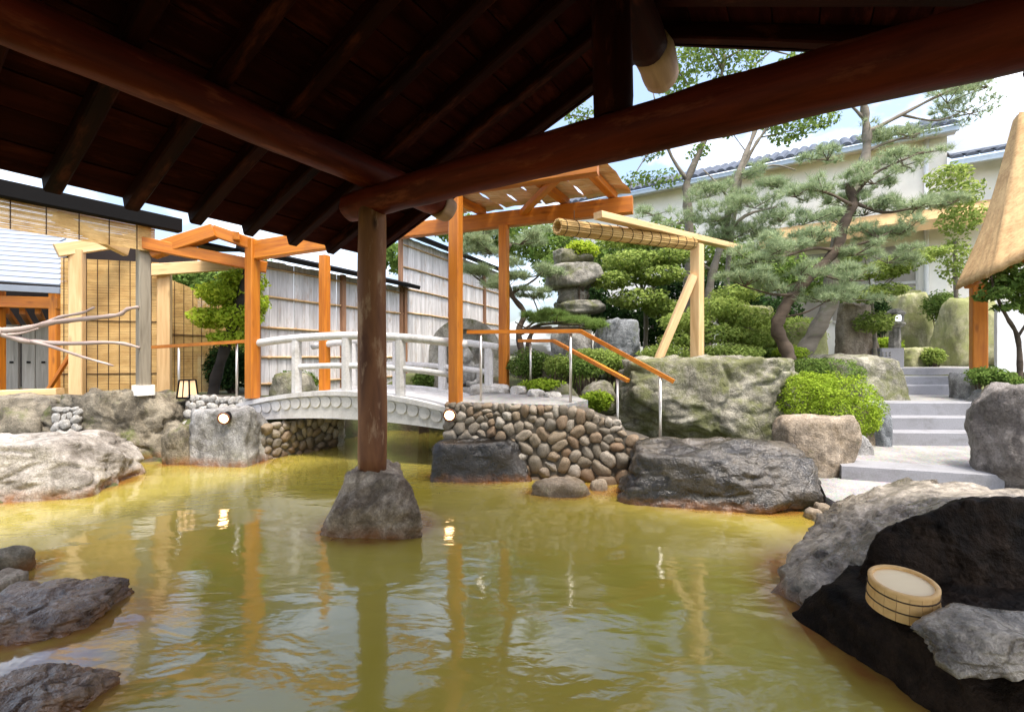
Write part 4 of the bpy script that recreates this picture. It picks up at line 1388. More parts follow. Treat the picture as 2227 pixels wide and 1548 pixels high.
# standing stones on the terrace
ss = [((1816, 1902, 656, 800), 10.0, 0.5, 'tall flat tan standing stone with a fluted face'), ((1932, 2036, 636, 800), 12.2, 0.7, 'broad mossy standing stone behind the small stone lantern'),
      ((2034, 2188, 644, 800), 10.6, 0.7, 'great rounded mossy standing stone beside the orange hut post'), ((1896, 1992, 628, 800), 13.2, 0.9, 'dark mossy dome of stone farthest back on the terrace'),
      ((1952, 2024, 754, 800), 10.2, 0.5, 'low mossy boulder beside the inscribed granite block'), ((1600, 1700, 660, 800), 10.5, 0.7, 'mossy standing stone half hidden by pine branches')]
for i, (bx_, d_, t_, lab) in enumerate(ss):
    rock('standing_stone', lab, bx_, d_, t_, M['rk_mossy2'] if i else M['rk_warm'], zbase=1.1, seed=70 + i, planes=7, soft=11, amp=0.03, ridge=0.03, cat='stone')
gb = thing('inscribed_block', 'pale squared granite block with a carved inscription on the terrace', 'stone block', at(1930, 800, 9.6))
bar('block', at(1930, 800, 9.7), at(1930, 757, 9.7), 0.50, 0.28, M['granite'], gb, up=(0, 1, 0))
for k in range(4):
    g = Geo()
    for j in range(5):
        c = at(1912 + k * 8, 767 + j * 6, 9.555)
        g.box((c.x - 0.022, c.y - 0.006, c.z - 0.006), (c.x + 0.022 * (0.4 + 0.6 * ((k * j) % 3) / 2), c.y + 0.006, c.z + 0.006))
        g.box((c.x - 0.006, c.y - 0.008, c.z - 0.018), (c.x + 0.006, c.y + 0.004, c.z + 0.018))
    g.build('carved_line', M['rk_lantern'], gb)

# small lit stone lantern on the terrace
sl = thing('stone_lantern', 'small stone lantern with a lit white window among the standing stones', 'lantern', at(1946, 765, 9.9))
zz = lambda y: at(0, y, 9.9).z
c = at(1946, 700, 9.9)
g = Geo(); g.lathe((c.x, c.y, 0), [(0.0, zz(765)), (0.11, zz(765)), (0.10, zz(712)), (0.0, zz(712))], 8); g.build('shaft', M['rk_lantern'], sl)
g = Geo(); g.lathe((c.x, c.y, 0), [(0.0, zz(713)), (0.13, zz(712)), (0.19, zz(705)), (0.17, zz(701)), (0.0, zz(700))], 8); g.build('platform', M['rk_lantern'], sl)
g = Geo(); g.box((c.x - 0.11, c.y - 0.11, zz(701)), (c.x + 0.11, c.y + 0.11, zz(684))); fb_ = g.build('fire_box', M['rk_lantern'], sl)
g = Geo(); g.box((c.x - 0.075, c.y - 0.122, zz(698)), (c.x + 0.03, c.y - 0.105, zz(687))); g.build('lit_window', M['lamp_white'], fb_)
g = Geo(); g.lathe((c.x, c.y, 0), [(0.0, zz(685)), (0.20, zz(684)), (0.20, zz(681)), (0.10, zz(673)), (0.0, zz(671))], 6); g.build('cap', M['rk_lantern'], sl)

# rustic lantern of stacked natural stones
rl_ = thing('stacked_stone_lantern', 'rustic lantern of rough flat stones stacked on a neck, topped by a mossy round stone', 'lantern', at(1250, 790, 9.5))
def lp(name, box, th, m, seed, soft=16, flat=0.1):
    rock(name, '', box, 9.5, th, M[m], zbase=at(0, box[3], 9.5).z, seed=seed, sub=4, parent=rl_, soft=soft, flat=flat, amp=0.04)
lp('shaft', (1208, 1286, 676, 790), 0.55, 'rk_lantern', 80)
lp('lower_slab', (1202, 1316, 654, 686), 0.8, 'rk_lantern', 81, 22, 0.2)
lp('neck', (1210, 1284, 622, 662), 0.5, 'rk_lantern', 82)
lp('upper_slab', (1184, 1308, 572, 630), 0.9, 'rk_lantern', 83, 26, 0.15)
lp('round_top', (1202, 1294, 542, 582), 0.7, 'rk_moss', 84, 9)

# carved stele with a seated figure
sb = thing('carved_stele', 'arched natural stone stele with a seated figure carved in its niche', 'statue', at(1014, 862, 9.3))
z_ = lambda y: at(0, y, 9.3).z
x_ = lambda p: at(p, 0, 9.3).x
def arch_ring(x0, x1, zb, zt, n=20):
    cx, rx = (x0 + x1) / 2, (x1 - x0) / 2
    pts = [(x0, zb), (x0, zb + (zt - zb) * 0.62)]
    for k in range(1, n):
        a = math.pi * (1 - k / n)
        pts.append((cx + rx * math.cos(a), zb + (zt - zb) * 0.62 + (zt - zb) * 0.38 * math.sin(a)))
    pts += [(x1, zb + (zt - zb) * 0.62), (x1, zb)]
    return pts
outer = arch_ring(x_(936), x_(1090), 0.45, z_(694))
inner = arch_ring(x_(962), x_(1066), 0.45, z_(716))
n = len(outer)
vs = [(p[0], 9.1, p[1]) for p in outer] + [(p[0], 9.12, p[1]) for p in inner] + [(p[0], 9.3, p[1]) for p in inner] + [(p[0], 9.75, p[1]) for p in outer]
fs = []
for i in range(n - 1):
    fs += [(i, i + 1, n + i + 1, n + i), (n + i, n + i + 1, 2 * n + i + 1, 2 * n + i), (i + 1, i, 3 * n + i, 3 * n + i + 1)]
fs += [tuple(2 * n + i for i in range(n)), tuple(reversed([3 * n + i for i in range(n)]))]
g = Geo(); g.put(vs, fs); g.build('arched_slab', M['rk_stele'], sb)
g = Geo()
cx = x_(1014)
zb = z_(858)
g.sphere((cx, 9.14, zb + 0.78), (0.13, 0.12, 0.17), 16, 12)          # head
g.sphere((cx, 9.14, zb + 0.94), (0.06, 0.06, 0.06), 10, 8)
g.sphere((cx, 9.20, zb + 0.45), (0.24, 0.13, 0.28), 18, 12)          # torso
g.sphere((cx, 9.16, zb + 0.62), (0.07, 0.07, 0.10), 12, 8)
for s_ in (-1, 1):
    limb(g, [(cx + s_ * 0.21, 9.18, zb + 0.60), (cx + s_ * 0.28, 9.12, zb + 0.38), (cx + s_ * 0.20, 9.04, zb + 0.24), (cx + s_ * 0.03, 8.99, zb + 0.24)], 0.075, 0.05, 10)
    limb(g, [(cx + s_ * 0.10, 9.18, zb + 0.16), (cx + s_ * 0.36, 9.08, zb + 0.14), (cx + s_ * 0.34, 9.00, zb + 0.10), (cx - s_ * 0.10, 8.96, zb + 0.09)], 0.12, 0.075, 10)
    g.sphere((cx + s_ * 0.13, 9.13, zb + 0.77), (0.025, 0.03, 0.06), 8, 6)
g.sphere((cx, 9.02, zb + 0.765), (0.022, 0.03, 0.035), 8, 6)
g.build('seated_figure', M['rk_figure'], sb, True)
g = Geo(); g.lathe((cx, 9.12, zb - 0.35), [(0, 0), (0.5, 0), (0.52, 0.2), (0.46, 0.38), (0, 0.38)], 20); g.build('pedestal', M['rk_stele'], sb)

# ------------------------------------------------------------------ bleached board fences
def board_fence(label, A, B, zb, ztop, rails, posts, bw, cap, seed):
    A, B = Vector((A[0], A[1], 0)), Vector((B[0], B[1], 0))
    L = (B - A).length
    u = (B - A).normalized()
    nrm = Vector((u.y, -u.x, 0))
    th = thing('board_fence', label, 'fence', A + Vector((0, 0, zb)))
    n = int(L / bw)
    r = random.Random(seed)
    for i in range(n):
        c = A + u * (bw * (i + 0.5)) + nrm * r.uniform(-0.006, 0.006)
        bar('board', Vector((c.x, c.y, zb)), Vector((c.x, c.y, ztop + r.uniform(-0.02, 0.0))), bw - 0.008, 0.02, M['fence'], th, up=tuple(nrm), ch=0.003)
    for z in rails:
        g = Geo()
        pts = [A + nrm * 0.035 + u * (L * k / 10) + Vector((0, 0, z + r.uniform(-0.008, 0.008))) for k in range(11)]
        g.tube(pts, 0.022, 8)
        k = 0.35
        while k < L:
            q = A + u * k + nrm * 0.035 + Vector((0, 0, z))
            g.sphere(q, (0.035, 0.035, 0.035), 8, 6)
            k += 0.62
        g.build('bamboo_rail', M['bamboo'], th, True)
    for t in posts:
        q = A + u * (L * t) + nrm * 0.055
        bar('post', Vector((q.x, q.y, zb - 0.1)), Vector((q.x, q.y, ztop)), 0.11, 0.10, M['fencepost'], th, up=tuple(nrm), ch=0.008)
    if cap:
        a, b_ = A - u * 0.2 + nrm * 0.12, B + u * 0.25 + nrm * 0.12
        bar('cap_roof', Vector((a.x, a.y, ztop + 0.08)), Vector((b_.x, b_.y, ztop + 0.08)), 0.55, 0.10, M['black'], th, up=(nrm * 0.3 + Vector((0, 0, 1))))
    return th
board_fence('weathered bleached board fence under a black cap, seen through the bridge railing', (-5.0, 8.8), (-3.02, 12.8), 0.6, 3.40, (3.24, 2.67, 2.06, 1.47, 0.95), (0.02, 0.5, 1.0), 0.19, True, 1)
board_fence('tall whitish board fence with bamboo rails rising behind the carved stele', (-3.12, 12.7), (-0.2, 19.2), 0.6, 4.85, (4.6, 3.99, 3.39, 2.73, 2.05), (0.0, 0.36, 0.7, 1.0), 0.2, True, 2)

# ------------------------------------------------------------------ left side: reed screens, posts, hut
def reed_screen(label, A, B, zb, zt, slope=0.0, cords=7, hrails=()):
    A, B = Vector((A[0], A[1], 0)), Vector((B[0], B[1], 0))
    th = thing('reed_screen', label, 'screen', A + Vector((0, 0, zb)))
    g = Geo()
    z = zb
    r = random.Random(int(abs(A.x) * 100))
    while z < zt:
        o = r.uniform(-0.003, 0.003)
        b_ = B
        if slope and z > zt - slope:
            b_ = A + (B - A) * (zt - z + 0.01) / slope
        g.bar(A + Vector((0, 0, z + o)), b_ + Vector((0, 0, z + r.uniform(-0.003, 0.003))), 0.008, 0.0105)
        z += 0.0125
    g.build('reed_slats', M['reed'], th, kind='stuff')
    nrm = Vector((B.y - A.y, A.x - B.x, 0)).normalized()
    for i in range(cords):
        t = (i + 0.3) / cords
        q = A + (B - A) * t + nrm * 0.008
        ztp = zt - slope * t if slope else zt
        g = Geo(); g.tube([q + Vector((0, 0, zb)), q + Vector((0, 0, ztp))], 0.006, 5); g.build('cord', M['cord'], th)
    for z in hrails:
        g = Geo(); g.tube([A + nrm * 0.012 + Vector((0, 0, z)), B + nrm * 0.012 + Vector((0, 0, z))], 0.008, 5); g.build('tie_rod', M['cord'], th)
reed_screen('golden reed screen hung between the pale square post and the grey post', (at(132, 0, 7.7).x, 7.7), (at(345, 0, 8.1).x, 8.1), 0.85, 3.15, cords=9, hrails=(2.1, 1.2))
reed_screen('golden reed screen with a sloping top edge behind the floor lantern', (at(352, 0, 8.4).x, 8.4), (at(520, 0, 9.6).x, 9.6), 0.8, 2.95, 0.45, 9, (1.9,))
reed_screen('narrow reed valance hanging below the black eave', (-6.05, 5.42), (-5.22, 6.72), 3.02, 3.42, cords=5)

dp = thing('eave_frame', 'weathered grey post on a concrete foot holding up a black eave', 'frame', at(311, 845, 6.7))
q = at(312, 845, 6.7)
post_sq('post', Vector((q.x, q.y, 1.06)), 3.42, 0.145, M['grey_post'], dp, up=(0.53, 0.85, 0))
bar('concrete_foot', Vector((q.x, q.y, 0.93)), Vector((q.x, q.y, 1.075)), 0.22, 0.22, M['whitewall'], dp, up=(0.53, 0.85, 0))
bar('eave_beam', Vector((-6.5, 4.62, 3.46)), Vector((-5.02, 6.95, 3.46)), 0.16, 0.20, M['black'], dp)
bar('pale_rafter', at(120, 470, 5.9), at(275, 548, 6.8), 0.09, 0.13, M['pale'], dp)

pf = thing('post_frame', 'pair of pale pine posts with a stub beam in front of the golden reed screen', 'frame', at(168, 852, 7.4))
q = at(168, 852, 7.4)
post_sq('post', Vector((q.x, q.y, 0.72)), 3.20, 0.17, M['pale'], pf, up=(0.9, 0.43, 0))
q2 = at(358, 846, 8.15)
post_sq('post', Vector((q2.x, q2.y, 0.72)), 2.98, 0.19, M['pale'], pf, up=(0.9, 0.43, 0))
bar('stub_beam', at(122, 545, 7.2), at(300, 520, 8.0), 0.13, 0.2, M['pale'], pf)

ht = thing('bath_hut', 'bath hut with pale ribbed metal roof, dark interior and grey plank doors', 'hut', at(60, 850, 9.0))
for i in range(13):
    t0 = i / 13
    e0, e1 = at(-260, 596, 8.4), at(137, 622, 8.8)
    t_0, t_1 = at(-260, 470, 11.0), at(137, 494, 11.2)
    a = e0 + (t_0 - e0) * (t0 + 0.04)
    b_ = e1 + (t_1 - e1) * (t0 + 0.04)
    nr = (e1 - e0).cross(t_0 - e0).normalized()
    if nr.z < 0:
        nr = -nr
    bar('roof_sheet', a, b_, 0.205, 0.035, M['metalroof'], ht, up=tuple((nr + Vector((0, -0.10, 0))).normalized()), ch=0.004)
bar('eave_fascia', at(-260, 612, 8.35), at(132, 632, 8.75), 0.06, 0.12, M['metalroof'], ht)
bar('lintel', at(-200, 650, 8.8), at(132, 660, 8.9), 0.14, 0.22, M['orange'], ht)
for px in (-3, 121):
    q = at(px, 850, 8.9)
    post_sq('post', Vector((q.x, q.y, 0.6)), 2.75, 0.15, M['orange'], ht, up=(1, 0, 0))
g = Geo(); g.box((-13, 11.6, 0.5), (-8.0, 11.7, 4.3)); g.build('back_wall', M['dark'], ht)
g = Geo(); q = at(134, 0, 9.0); g.box((q.x - 0.12, 9.15, 0.5), (q.x - 0.04, 11.65, 3.0)); g.build('side_wall', M['dark'], ht)
for k, (p0_, p1_) in enumerate(((12, 42), (50, 78), (80, 112))):
    a, b_ = at((p0_ + p1_) / 2, 0, 9.6), None
    w = (p1_ - p0_) / 1000 * 9.6
    d = bar('door', Vector((a.x, 9.6, 0.6)), Vector((a.x, 9.6, 2.15)), w, 0.05, M['greydoor'], ht, up=(0, 1, 0))
    g = Geo(); g.box((a.x - 0.02, 9.56, 1.35), (a.x + 0.05, 9.58, 1.39)); g.build('hinge', M['black'], d)
for k in range(4):
    bar('ceiling_rafter', at(-20 + 34 * k, 676, 9.0), at(10 + 30 * k, 712, 11.0), 0.08, 0.12, M['orange'], ht)
bar('floor_board', at(-60, 858, 6.95), at(131, 851, 7.2), 0.18, 0.10, M['pale'], ht)
bar('leaning_pole', at(106, 846, 7.6), at(158, 764, 7.5), 0.05, 0.06, M['orange'], ht)

# driftwood branch
dw = thing('driftwood_branch', 'bare grey driftwood branch forking towards the weathered post', 'branch', at(-110, 900, 6.2))
g = Geo()
limb(g, [at(-110, 910, 6.2), at(-80, 800, 6.2), at(-20, 730, 6.25), at(5, 722, 6.3)], 0.085, 0.06)
limb(g, [at(0, 720, 6.3), at(60, 714, 6.35), at(110, 702, 6.4), at(160, 696, 6.45), at(225, 689, 6.5), at(260, 684, 6.52), at(278, 672, 6.55), at(302, 668, 6.6)], 0.045, 0.022)
limb(g, [at(95, 705, 6.4), at(130, 690, 6.42), at(180, 680, 6.45), at(205, 668, 6.45)], 0.028, 0.014)
limb(g, [at(0, 724, 6.3), at(50, 740, 6.35), at(85, 744, 6.4), at(150, 747, 6.45), at(250, 745, 6.5), at(304, 756, 6.6)], 0.045, 0.018)
limb(g, [at(70, 742, 6.35), at(120, 756, 6.3), at(180, 776, 6.25), at(246, 795, 6.2)], 0.026, 0.012)
limb(g, [at(15, 728, 6.3), at(50, 724, 6.32), at(84, 714, 6.35)], 0.022, 0.010)
g.build('wood', M['drift'], dw, True)

# floor lantern
fl = thing('floor_lantern', 'small dark-framed paper floor lantern glowing beside the leaning tree', 'lantern', at(408, 853, 7.15))
c = at(408, 853, 7.15)
c.z = 0.87
for (dx, dy) in ((-1, -1), (1, -1), (1, 1), (-1, 1)):
    bar('frame_leg', c + Vector((dx * 0.098, dy * 0.098, -0.02)), c + Vector((dx * 0.076, dy * 0.076, 0.255)), 0.018, 0.018, M['black'], fl)
g = Geo(); g.box((c.x - 0.080, c.y - 0.080, c.z + 0.248), (c.x + 0.080, c.y + 0.080, c.z + 0.265)); g.build('top', M['black'], fl)
g = Geo(); g.box((c.x - 0.105, c.y - 0.105, c.z - 0.03), (c.x + 0.105, c.y + 0.105, c.z - 0.005)); g.build('base', M['black'], fl)
g = Geo()
lo, hi = 0.088, 0.068
g.put([c + Vector((sx * r_, sy * r_, z)) for (r_, z) in ((lo, 0.0), (hi, 0.246)) for (sx, sy) in ((-1, -1), (1, -1), (1, 1), (-1, 1))], [(0, 1, 5, 4), (1, 2, 6, 5), (2, 3, 7, 6), (3, 0, 4, 7)])
g.build('paper_shade', M['paper'], fl)
for sx in (-1, 1):
    bar('mullion', c + Vector((sx * 0.0 - 0.012, -0.094, 0.0)), c + Vector((sx * 0.0 - 0.010, -0.074, 0.25)), 0.012, 0.012, M['black'], fl) if sx == 1 else None

# bridge spotlights
def spotlight(label, c, aim):
    th = thing('spotlight', label, 'spotlight', c)
    ax = (aim - c).normalized()
    g = Geo()
    pts = [c - ax * 0.12, c - ax * 0.09, c - ax * 0.02, c + ax * 0.07, c + ax * 0.09]
    g.tube(pts, [0.035, 0.055, 0.062, 0.074, 0.078], 20)
    g.build('housing', M['black'], th, True)
    g = Geo()
    n = 20
    u1 = ax.cross(Vector((0, 0, 1))).normalized(); u2 = ax.cross(u1)
    vs = [c + ax * 0.102] + [c + ax * 0.093 + (u1 * math.cos(2 * math.pi * k / n) + u2 * math.sin(2 * math.pi * k / n)) * 0.060 for k in range(n)]
    g.put(vs, [(0, k + 1, (k + 1) % n + 1) for k in range(n)])
    g.build('lens', M['lamp_warm'], th, True)
    g = Geo()
    rim = [c + ax * 0.095 + (u1 * math.cos(2 * math.pi * k / 24) + u2 * math.sin(2 * math.pi * k / 24)) * 0.072 for k in range(25)]
    g.tube(rim, 0.013, 6); g.build('rim', M['rustmetal'], th, True)
    g = Geo()
    g.tube(smooth_path([c - ax * 0.1, c - ax * 0.05 + Vector((0.03, 0, -0.12)), c + Vector((0.05, 0.05, -0.17)), c + Vector((0.09, 0.14, -0.10))]), 0.010, 6)
    g.build('cable', M['black'], th, True)
    g = Geo(); g.tube([c - ax * 0.03, c - ax * 0.05 + Vector((0.02, 0.12, -0.02)), c + Vector((0.02, 0.25, -0.03))], 0.02, 8); g.build('bracket', M['black'], th, True)
M['rustmetal'] = plain_mat('rusty_rim', (0.16, 0.06, 0.03), 0.6, var=0.3)
c = at(980, 900, 5.92)
spotlight('lit round spotlight beside the cobble wall at the bridge end', c, c + Vector((-0.02, -1, -0.05)))
c = at(494, 905, 6.30)
spotlight('lit round spotlight above the angular grey boulder', c, c + Vector((0.1, -1, -0.2)))

# ------------------------------------------------------------------ wooden tub
tb = thing('wooden_tub', 'upturned round hinoki wood tub with dark hoops on the shade-painted rock shelf', 'tub', at(1968, 1338, 2.18))
tc_ = at(1962, 1254, 2.2)
tilt = Matrix.Translation(tc_ - Vector((0, 0, 0.142))) @ Matrix.Rotation(math.radians(-4), 4, 'Y') @ Matrix.Rotation(math.radians(7), 4, 'X')
NST = 18
for k in range(NST):
    a0, a1 = 2 * math.pi * k / NST + 0.006, 2 * math.pi * (k + 1) / NST - 0.006
    vs, fs = [], []
    for a in (a0, (a0 + a1) / 2, a1):
        for (r_, z) in ((0.140, 0.0), (0.124, 0.0), (0.114, 0.128), (0.130, 0.128)):
            vs.append((r_ * math.cos(a), r_ * math.sin(a), z))
    for i in range(2):
        for j in range(4):
            fs.append((i * 4 + j, i * 4 + 4 + j, i * 4 + 4 + (j + 1) % 4, i * 4 + (j + 1) % 4))
    fs += [(0, 1, 2, 3), (11, 10, 9, 8)]
    add('stave', py_mesh('stave', vs, fs), M['tub'], tb, tilt)
for z in (0.045, 0.098):
    g_ = Geo(); rr = 0.1405 - 0.011 * z / 0.155
    g_.tube([Vector((rr * math.cos(2 * math.pi * k / 40), rr * math.sin(2 * math.pi * k / 40), z)) for k in range(41)], 0.0035, 6)
    add('hoop', py_mesh('hoop', g_.v, g_.f, True), M['cord'], tb, tilt)
g_ = Geo()
g_.lathe((0, 0, 0), [(0.0, 0.122), (0.115, 0.122), (0.115, 0.10), (0.0, 0.10)], 36)
add('base_board', py_mesh('base_board', g_.v, g_.f), M['tubbase'], tb, tilt)
g_ = Geo()
g_.lathe((0, 0, 0), [(0.114, 0.122), (0.114, 0.132), (0.118, 0.136), (0.130, 0.136), (0.134, 0.132), (0.134, 0.122)], 40)
add('rim', py_mesh('rim', g_.v, g_.f, True), M['tub'], tb, tilt)

# ------------------------------------------------------------------ house behind the garden
hb = thing('house', 'long cream-walled house with dark tiled eaves behind the pines', 'house', (8.5, 15.6, 1.0))
HR, HL = Vector((12.3, 13.0, 0)), Vector((2.2, 19.9, 0))
hu = (HR - HL).normalized()
hn = Vector((hu.y, -hu.x, 0))
if hn.y > 0:
    hn = -hn
def hp(s, o, z):       # s metres left of the right corner, o outwards
    q = HR - hu * s + hn * o
    return Vector((q.x, q.y, z))
LW = (HR - HL).length
g = Geo()
def slab(g, s0, s1, o0, o1, z0, z1):
    vs = [hp(s, o, z) for z in (z0, z1) for (s, o) in ((s0, o0), (s1, o0), (s1, o1), (s0, o1))]
    g.put(vs, [(0, 1, 2, 3), (7, 6, 5, 4), (0, 4, 5, 1), (1, 5, 6, 2), (2, 6, 7, 3), (3, 7, 4, 0)])
slab(g, 0, LW, 0, -3.0, 0.9, 7.75); g.build('wall', M['whitewall'], hb)
g = Geo(); slab(g, -0.15, LW, 0.62, 0.48, 7.62, 7.76); g.build('gutter', M['gutter'], hb)
g = Geo(); slab(g, -0.15, LW, 0.48, 0.02, 7.70, 7.755); g.build('soffit', M['frame'], hb)
tile = Geo()
for k in range(9):
    a = math.pi * k / 8
    for o in (0, 1):
        pass
vs, fs = [], []
for j, (o, z) in enumerate(((0.66, 0.0), (-1.9, 1.15))):
    for k in range(9):
        a = math.pi * k / 8
        vs.append((0.125 * math.cos(a), o, z + 0.10 * math.sin(a)))
for k in range(8):
    fs.append((k, k + 1, 9 + k + 1, 9 + k))
fs.append(tuple(range(9)))
tile_me = py_mesh('tile_row', vs, fs)
tile_me.materials.append(M['tile'])
for i in range(int(LW / 0.29)):
    q = hp(0.0 + 0.29 * i, 0, 7.80)
    mw = Matrix((-hu, hn, Vector((0, 0, 1)))).transposed().to_4x4()
    mw.translation = q
    add('tile_row', tile_me, None, hb, mw)
g = Geo()
q4 = [hp(-0.15, 0.66, 7.77), hp(LW, 0.66, 7.77), hp(LW, -1.9, 8.92), hp(-0.15, -1.9, 8.92)]
g.put(q4 + [p + Vector((0, 0, 0.05)) for p in q4], [(3, 2, 1, 0), (4, 5, 6, 7), (0, 1, 5, 4), (1, 2, 6, 5), (2, 3, 7, 6), (3, 0, 4, 7)])
g.build('roof_deck', M['tile'], hb)
g = Geo(); g.tube([hp(0.45, 0.08, 7.7), hp(0.45, 0.08, 1.0)], 0.06, 8); g.build('downpipe', M['pipe'], hb, True)
g = Geo()
q4 = [hp(-1.2, 0.04, 5.75), hp(4.6, 0.04, 5.75), hp(4.6, 1.0, 5.2), hp(-1.2, 1.0, 5.2)]
g.put(q4 + [p + Vector((0, 0, -0.28)) for p in q4], [(3, 2, 1, 0), (4, 5, 6, 7), (0, 1, 5, 4), (1, 2, 6, 5), (2, 3, 7, 6), (3, 0, 4, 7)])
g.build('awning', M['awn2'], hb)
for i in range(5):
    s0 = 0.65 + 1.05 * i
    g = Geo(); slab(g, s0, s0 + 0.95, 0.03, -0.1, 2.6, 4.75); w = g.build('window', M['window'], hb)
    g = Geo()
    slab(g, s0, s0 + 0.95, 0.06, 0.031, 3.6, 3.68); slab(g, s0 - 0.03, s0 + 0.03, 0.06, 0.031, 2.6, 4.75); slab(g, s0, s0 + 0.95, 0.07, 0.031, 2.52, 2.6)
    g.build('window_frame', M['frame'], w)
# right wing, lower roof
h2 = thing('house_wing', 'house wing with pale metal roof and dark wavy eave tiles beside the bark-roofed hut', 'house', hp(-2.5, -0.6, 1.0))
g = Geo(); slab(g, -7.5, -0.02, -0.25, -4, 0.9, 6.9); g.build('wall', M['whitewall'], h2)
g = Geo(); slab(g, -7.5, 0.0, 0.42, 0.28, 6.72, 6.86); g.build('gutter', M['gutter'], h2)
for i in range(25):
    mw = Matrix((-hu, hn, Vector((0, 0, 1)))).transposed().to_4x4()
    mw.translation = hp(-0.15 - 0.29 * i, -0.22, 6.90)
    add('tile_row', tile_me, None, h2, mw)
g = Geo()
q4 = [hp(-0.02, 0.38, 6.97), hp(-7.5, 0.38, 6.97), hp(-7.5, -3.4, 9.0), hp(-0.02, -3.4, 9.0)]
q4 = [hp(-0.02, 0.2, 7.08), hp(-7.5, 0.2, 7.08), hp(-7.5, -3.4, 9.1), hp(-0.02, -3.4, 9.1)]
g.put(q4 + [p + Vector((0, 0, 0.05)) for p in q4], [(0, 1, 2, 3), (7, 6, 5, 4), (0, 4, 5, 1), (1, 5, 6, 2), (2, 6, 7, 3), (3, 7, 4, 0)])
g.build('metal_roof', M['metalroof'], h2)

# ------------------------------------------------------------------ bark-roofed hut on the right
hh = thing('bark_roof_hut', 'small hut with a steep tan bark roof and an orange corner post beside the steps', 'hut', at(2128, 800, 8.1))
q = at(2128, 803, 8.1); q.z = 1.2
post_sq('post', q, 2.95, 0.20, M['orange'], hh, up=(0.85, -0.5, 0))
E = [at(2080, 618, 7.75), at(2152, 588, 6.95), at(2330, 500, 6.2)]
T = [at(2203, 262, 8.55), at(2216, 246, 8.35), at(2380, 190, 7.6)]
def roof_pt(u, v):
    u2 = u * 2
    k = 0 if u2 < 1 else 1
    f = u2 - k
    e = E[k].lerp(E[k + 1], f)
    t = T[k].lerp(T[k + 1], f)
    p = e.lerp(t, v)
    p = p - Vector((0, 0, 0.28 * math.sin(math.pi * v)))
    return p + Vector((0, 0, 0.012 * math.sin(u * 60 + v * 9)))
NU, NV = 28, 16
for side in (0, 1):
    vs, fs = [], []
    for lay in (0.0, -0.10):
        for i in range(NU // 2 + 1):
            for j in range(NV + 1):
                p = roof_pt(min(side * 0.5 + i / NU, 0.99999 if side else 0.49999), j / NV)
                vs.append(p + Vector((0.02, 0.05, lay)) if lay else p)
    m = NV + 1
    o = (NU // 2 + 1) * m
    for i in range(NU // 2):
        for j in range(NV):
            a = i * m + j
            fs += [(a, a + m, a + m + 1, a + 1), (o + a, o + a + 1, o + a + m + 1, o + a + m)]
        fs += [(i * m, o + i * m, o + (i + 1) * m, (i + 1) * m)]
    for j in range(NV):
        fs += [(j, j + 1, o + j + 1, o + j)]
    g = Geo(); g.put(vs, fs); g.build('roof_face', M['awning'], hh, True)
bar('eave_beam', at(2100, 622, 7.9), at(2330, 520, 6.6), 0.10, 0.10, M['orange'], hh)
wp = thing('white_panel', 'white board standing upright behind the slender tree by the hut', 'panel', at(2200, 812, 8.6))
q = at(2215, 812, 8.6)
bar('board', Vector((q.x, 8.6, 1.2)), Vector((q.x, 8.6, at(0, 662, 8.6).z)), 0.86, 0.06, M['whitepanel'], wp, up=(0, 1, 0))

# ------------------------------------------------------------------ trees and shrubs
def root_at(px, py, d):
    q = at(px, py, d)
    q.z = gz(q.x, q.y) - 0.08
    return q

def pine(label, root, trunk, r0, r1, limbs, pads, tufts, length, mat, seed, cat='pine tree', tmat='trunk', per=22, name='pine_tree'):
    th = thing(name, label, cat, root)
    g = Geo()
    limb(g, [root] + trunk, r0, r1, 10, 5)
    for (pts, a, b_) in limbs:
        limb(g, pts, a, b_, 6, 4)
    g.build('trunk', M[tmat], th, True)
    rr = random.Random(seed)
    sub = []
    tw = Geo()
    for (c, r_) in pads:
        for k in range(7):
            o = Vector((rr.uniform(-.85, .85) * r_[0], rr.uniform(-.8, .8) * r_[1], rr.uniform(-.5, .75) * r_[2]))
            q = rr.uniform(0.30, 0.55)
            sub.append((c + o, (r_[0] * q, r_[1] * q * 1.1, r_[2] * q * 1.15)))
            tw.tube([c - Vector((0, 0, r_[2] * .5)), c + o * 0.6 - Vector((0, 0, r_[2] * .25)), c + o], [0.010, 0.007, 0.004], 5)
    tw.build('twigs', M[tmat], th, kind='stuff')
    needles('crown', sub, int(tufts * 0.68), length * 1.1, M[mat], th, seed, per, 0.0038)
    return th

D = 7.6
tp = [at(1716, 800, D), at(1712, 765, D), at(1690, 715, D), at(1702, 678, D), at(1726, 638, D + .05), at(1772, 592, D + .1), at(1816, 545, D + .1), at(1836, 488, D + .1), at(1856, 440, D + .1), at(1842, 400, D + .15)]
lm = [([at(1816, 545, D + .1), at(1770, 540, D), at(1710, 556, D - .2), at(1650, 566, D - .3)], 0.035, 0.012),
      ([at(1820, 540, D + .1), at(1880, 528, D), at(1930, 508, D - .1)], 0.03, 0.01),
      ([at(1856, 440, D + .1), at(1920, 462, D), at(1990, 452, D), at(2080, 440, D + .1)], 0.034, 0.01),
      ([at(1852, 446, D), at(1800, 420, D), at(1740, 410, D)], 0.03, 0.01),
      ([at(1726, 640, D), at(1680, 640, D - .2), at(1610, 620, D - .3)], 0.03, 0.01),
      ([at(1702, 690, D), at(1750, 680, D - .2), at(1790, 660, D - .3)], 0.022, 0.008),
      ([at(1856, 430, D + .1), at(1900, 380, D), at(1960, 350, D), at(2010, 330, D)], 0.028, 0.01),
      ([at(1772, 592, D), at(1830, 610, D - .2), at(1880, 610, D - .3)], 0.024, 0.009)]
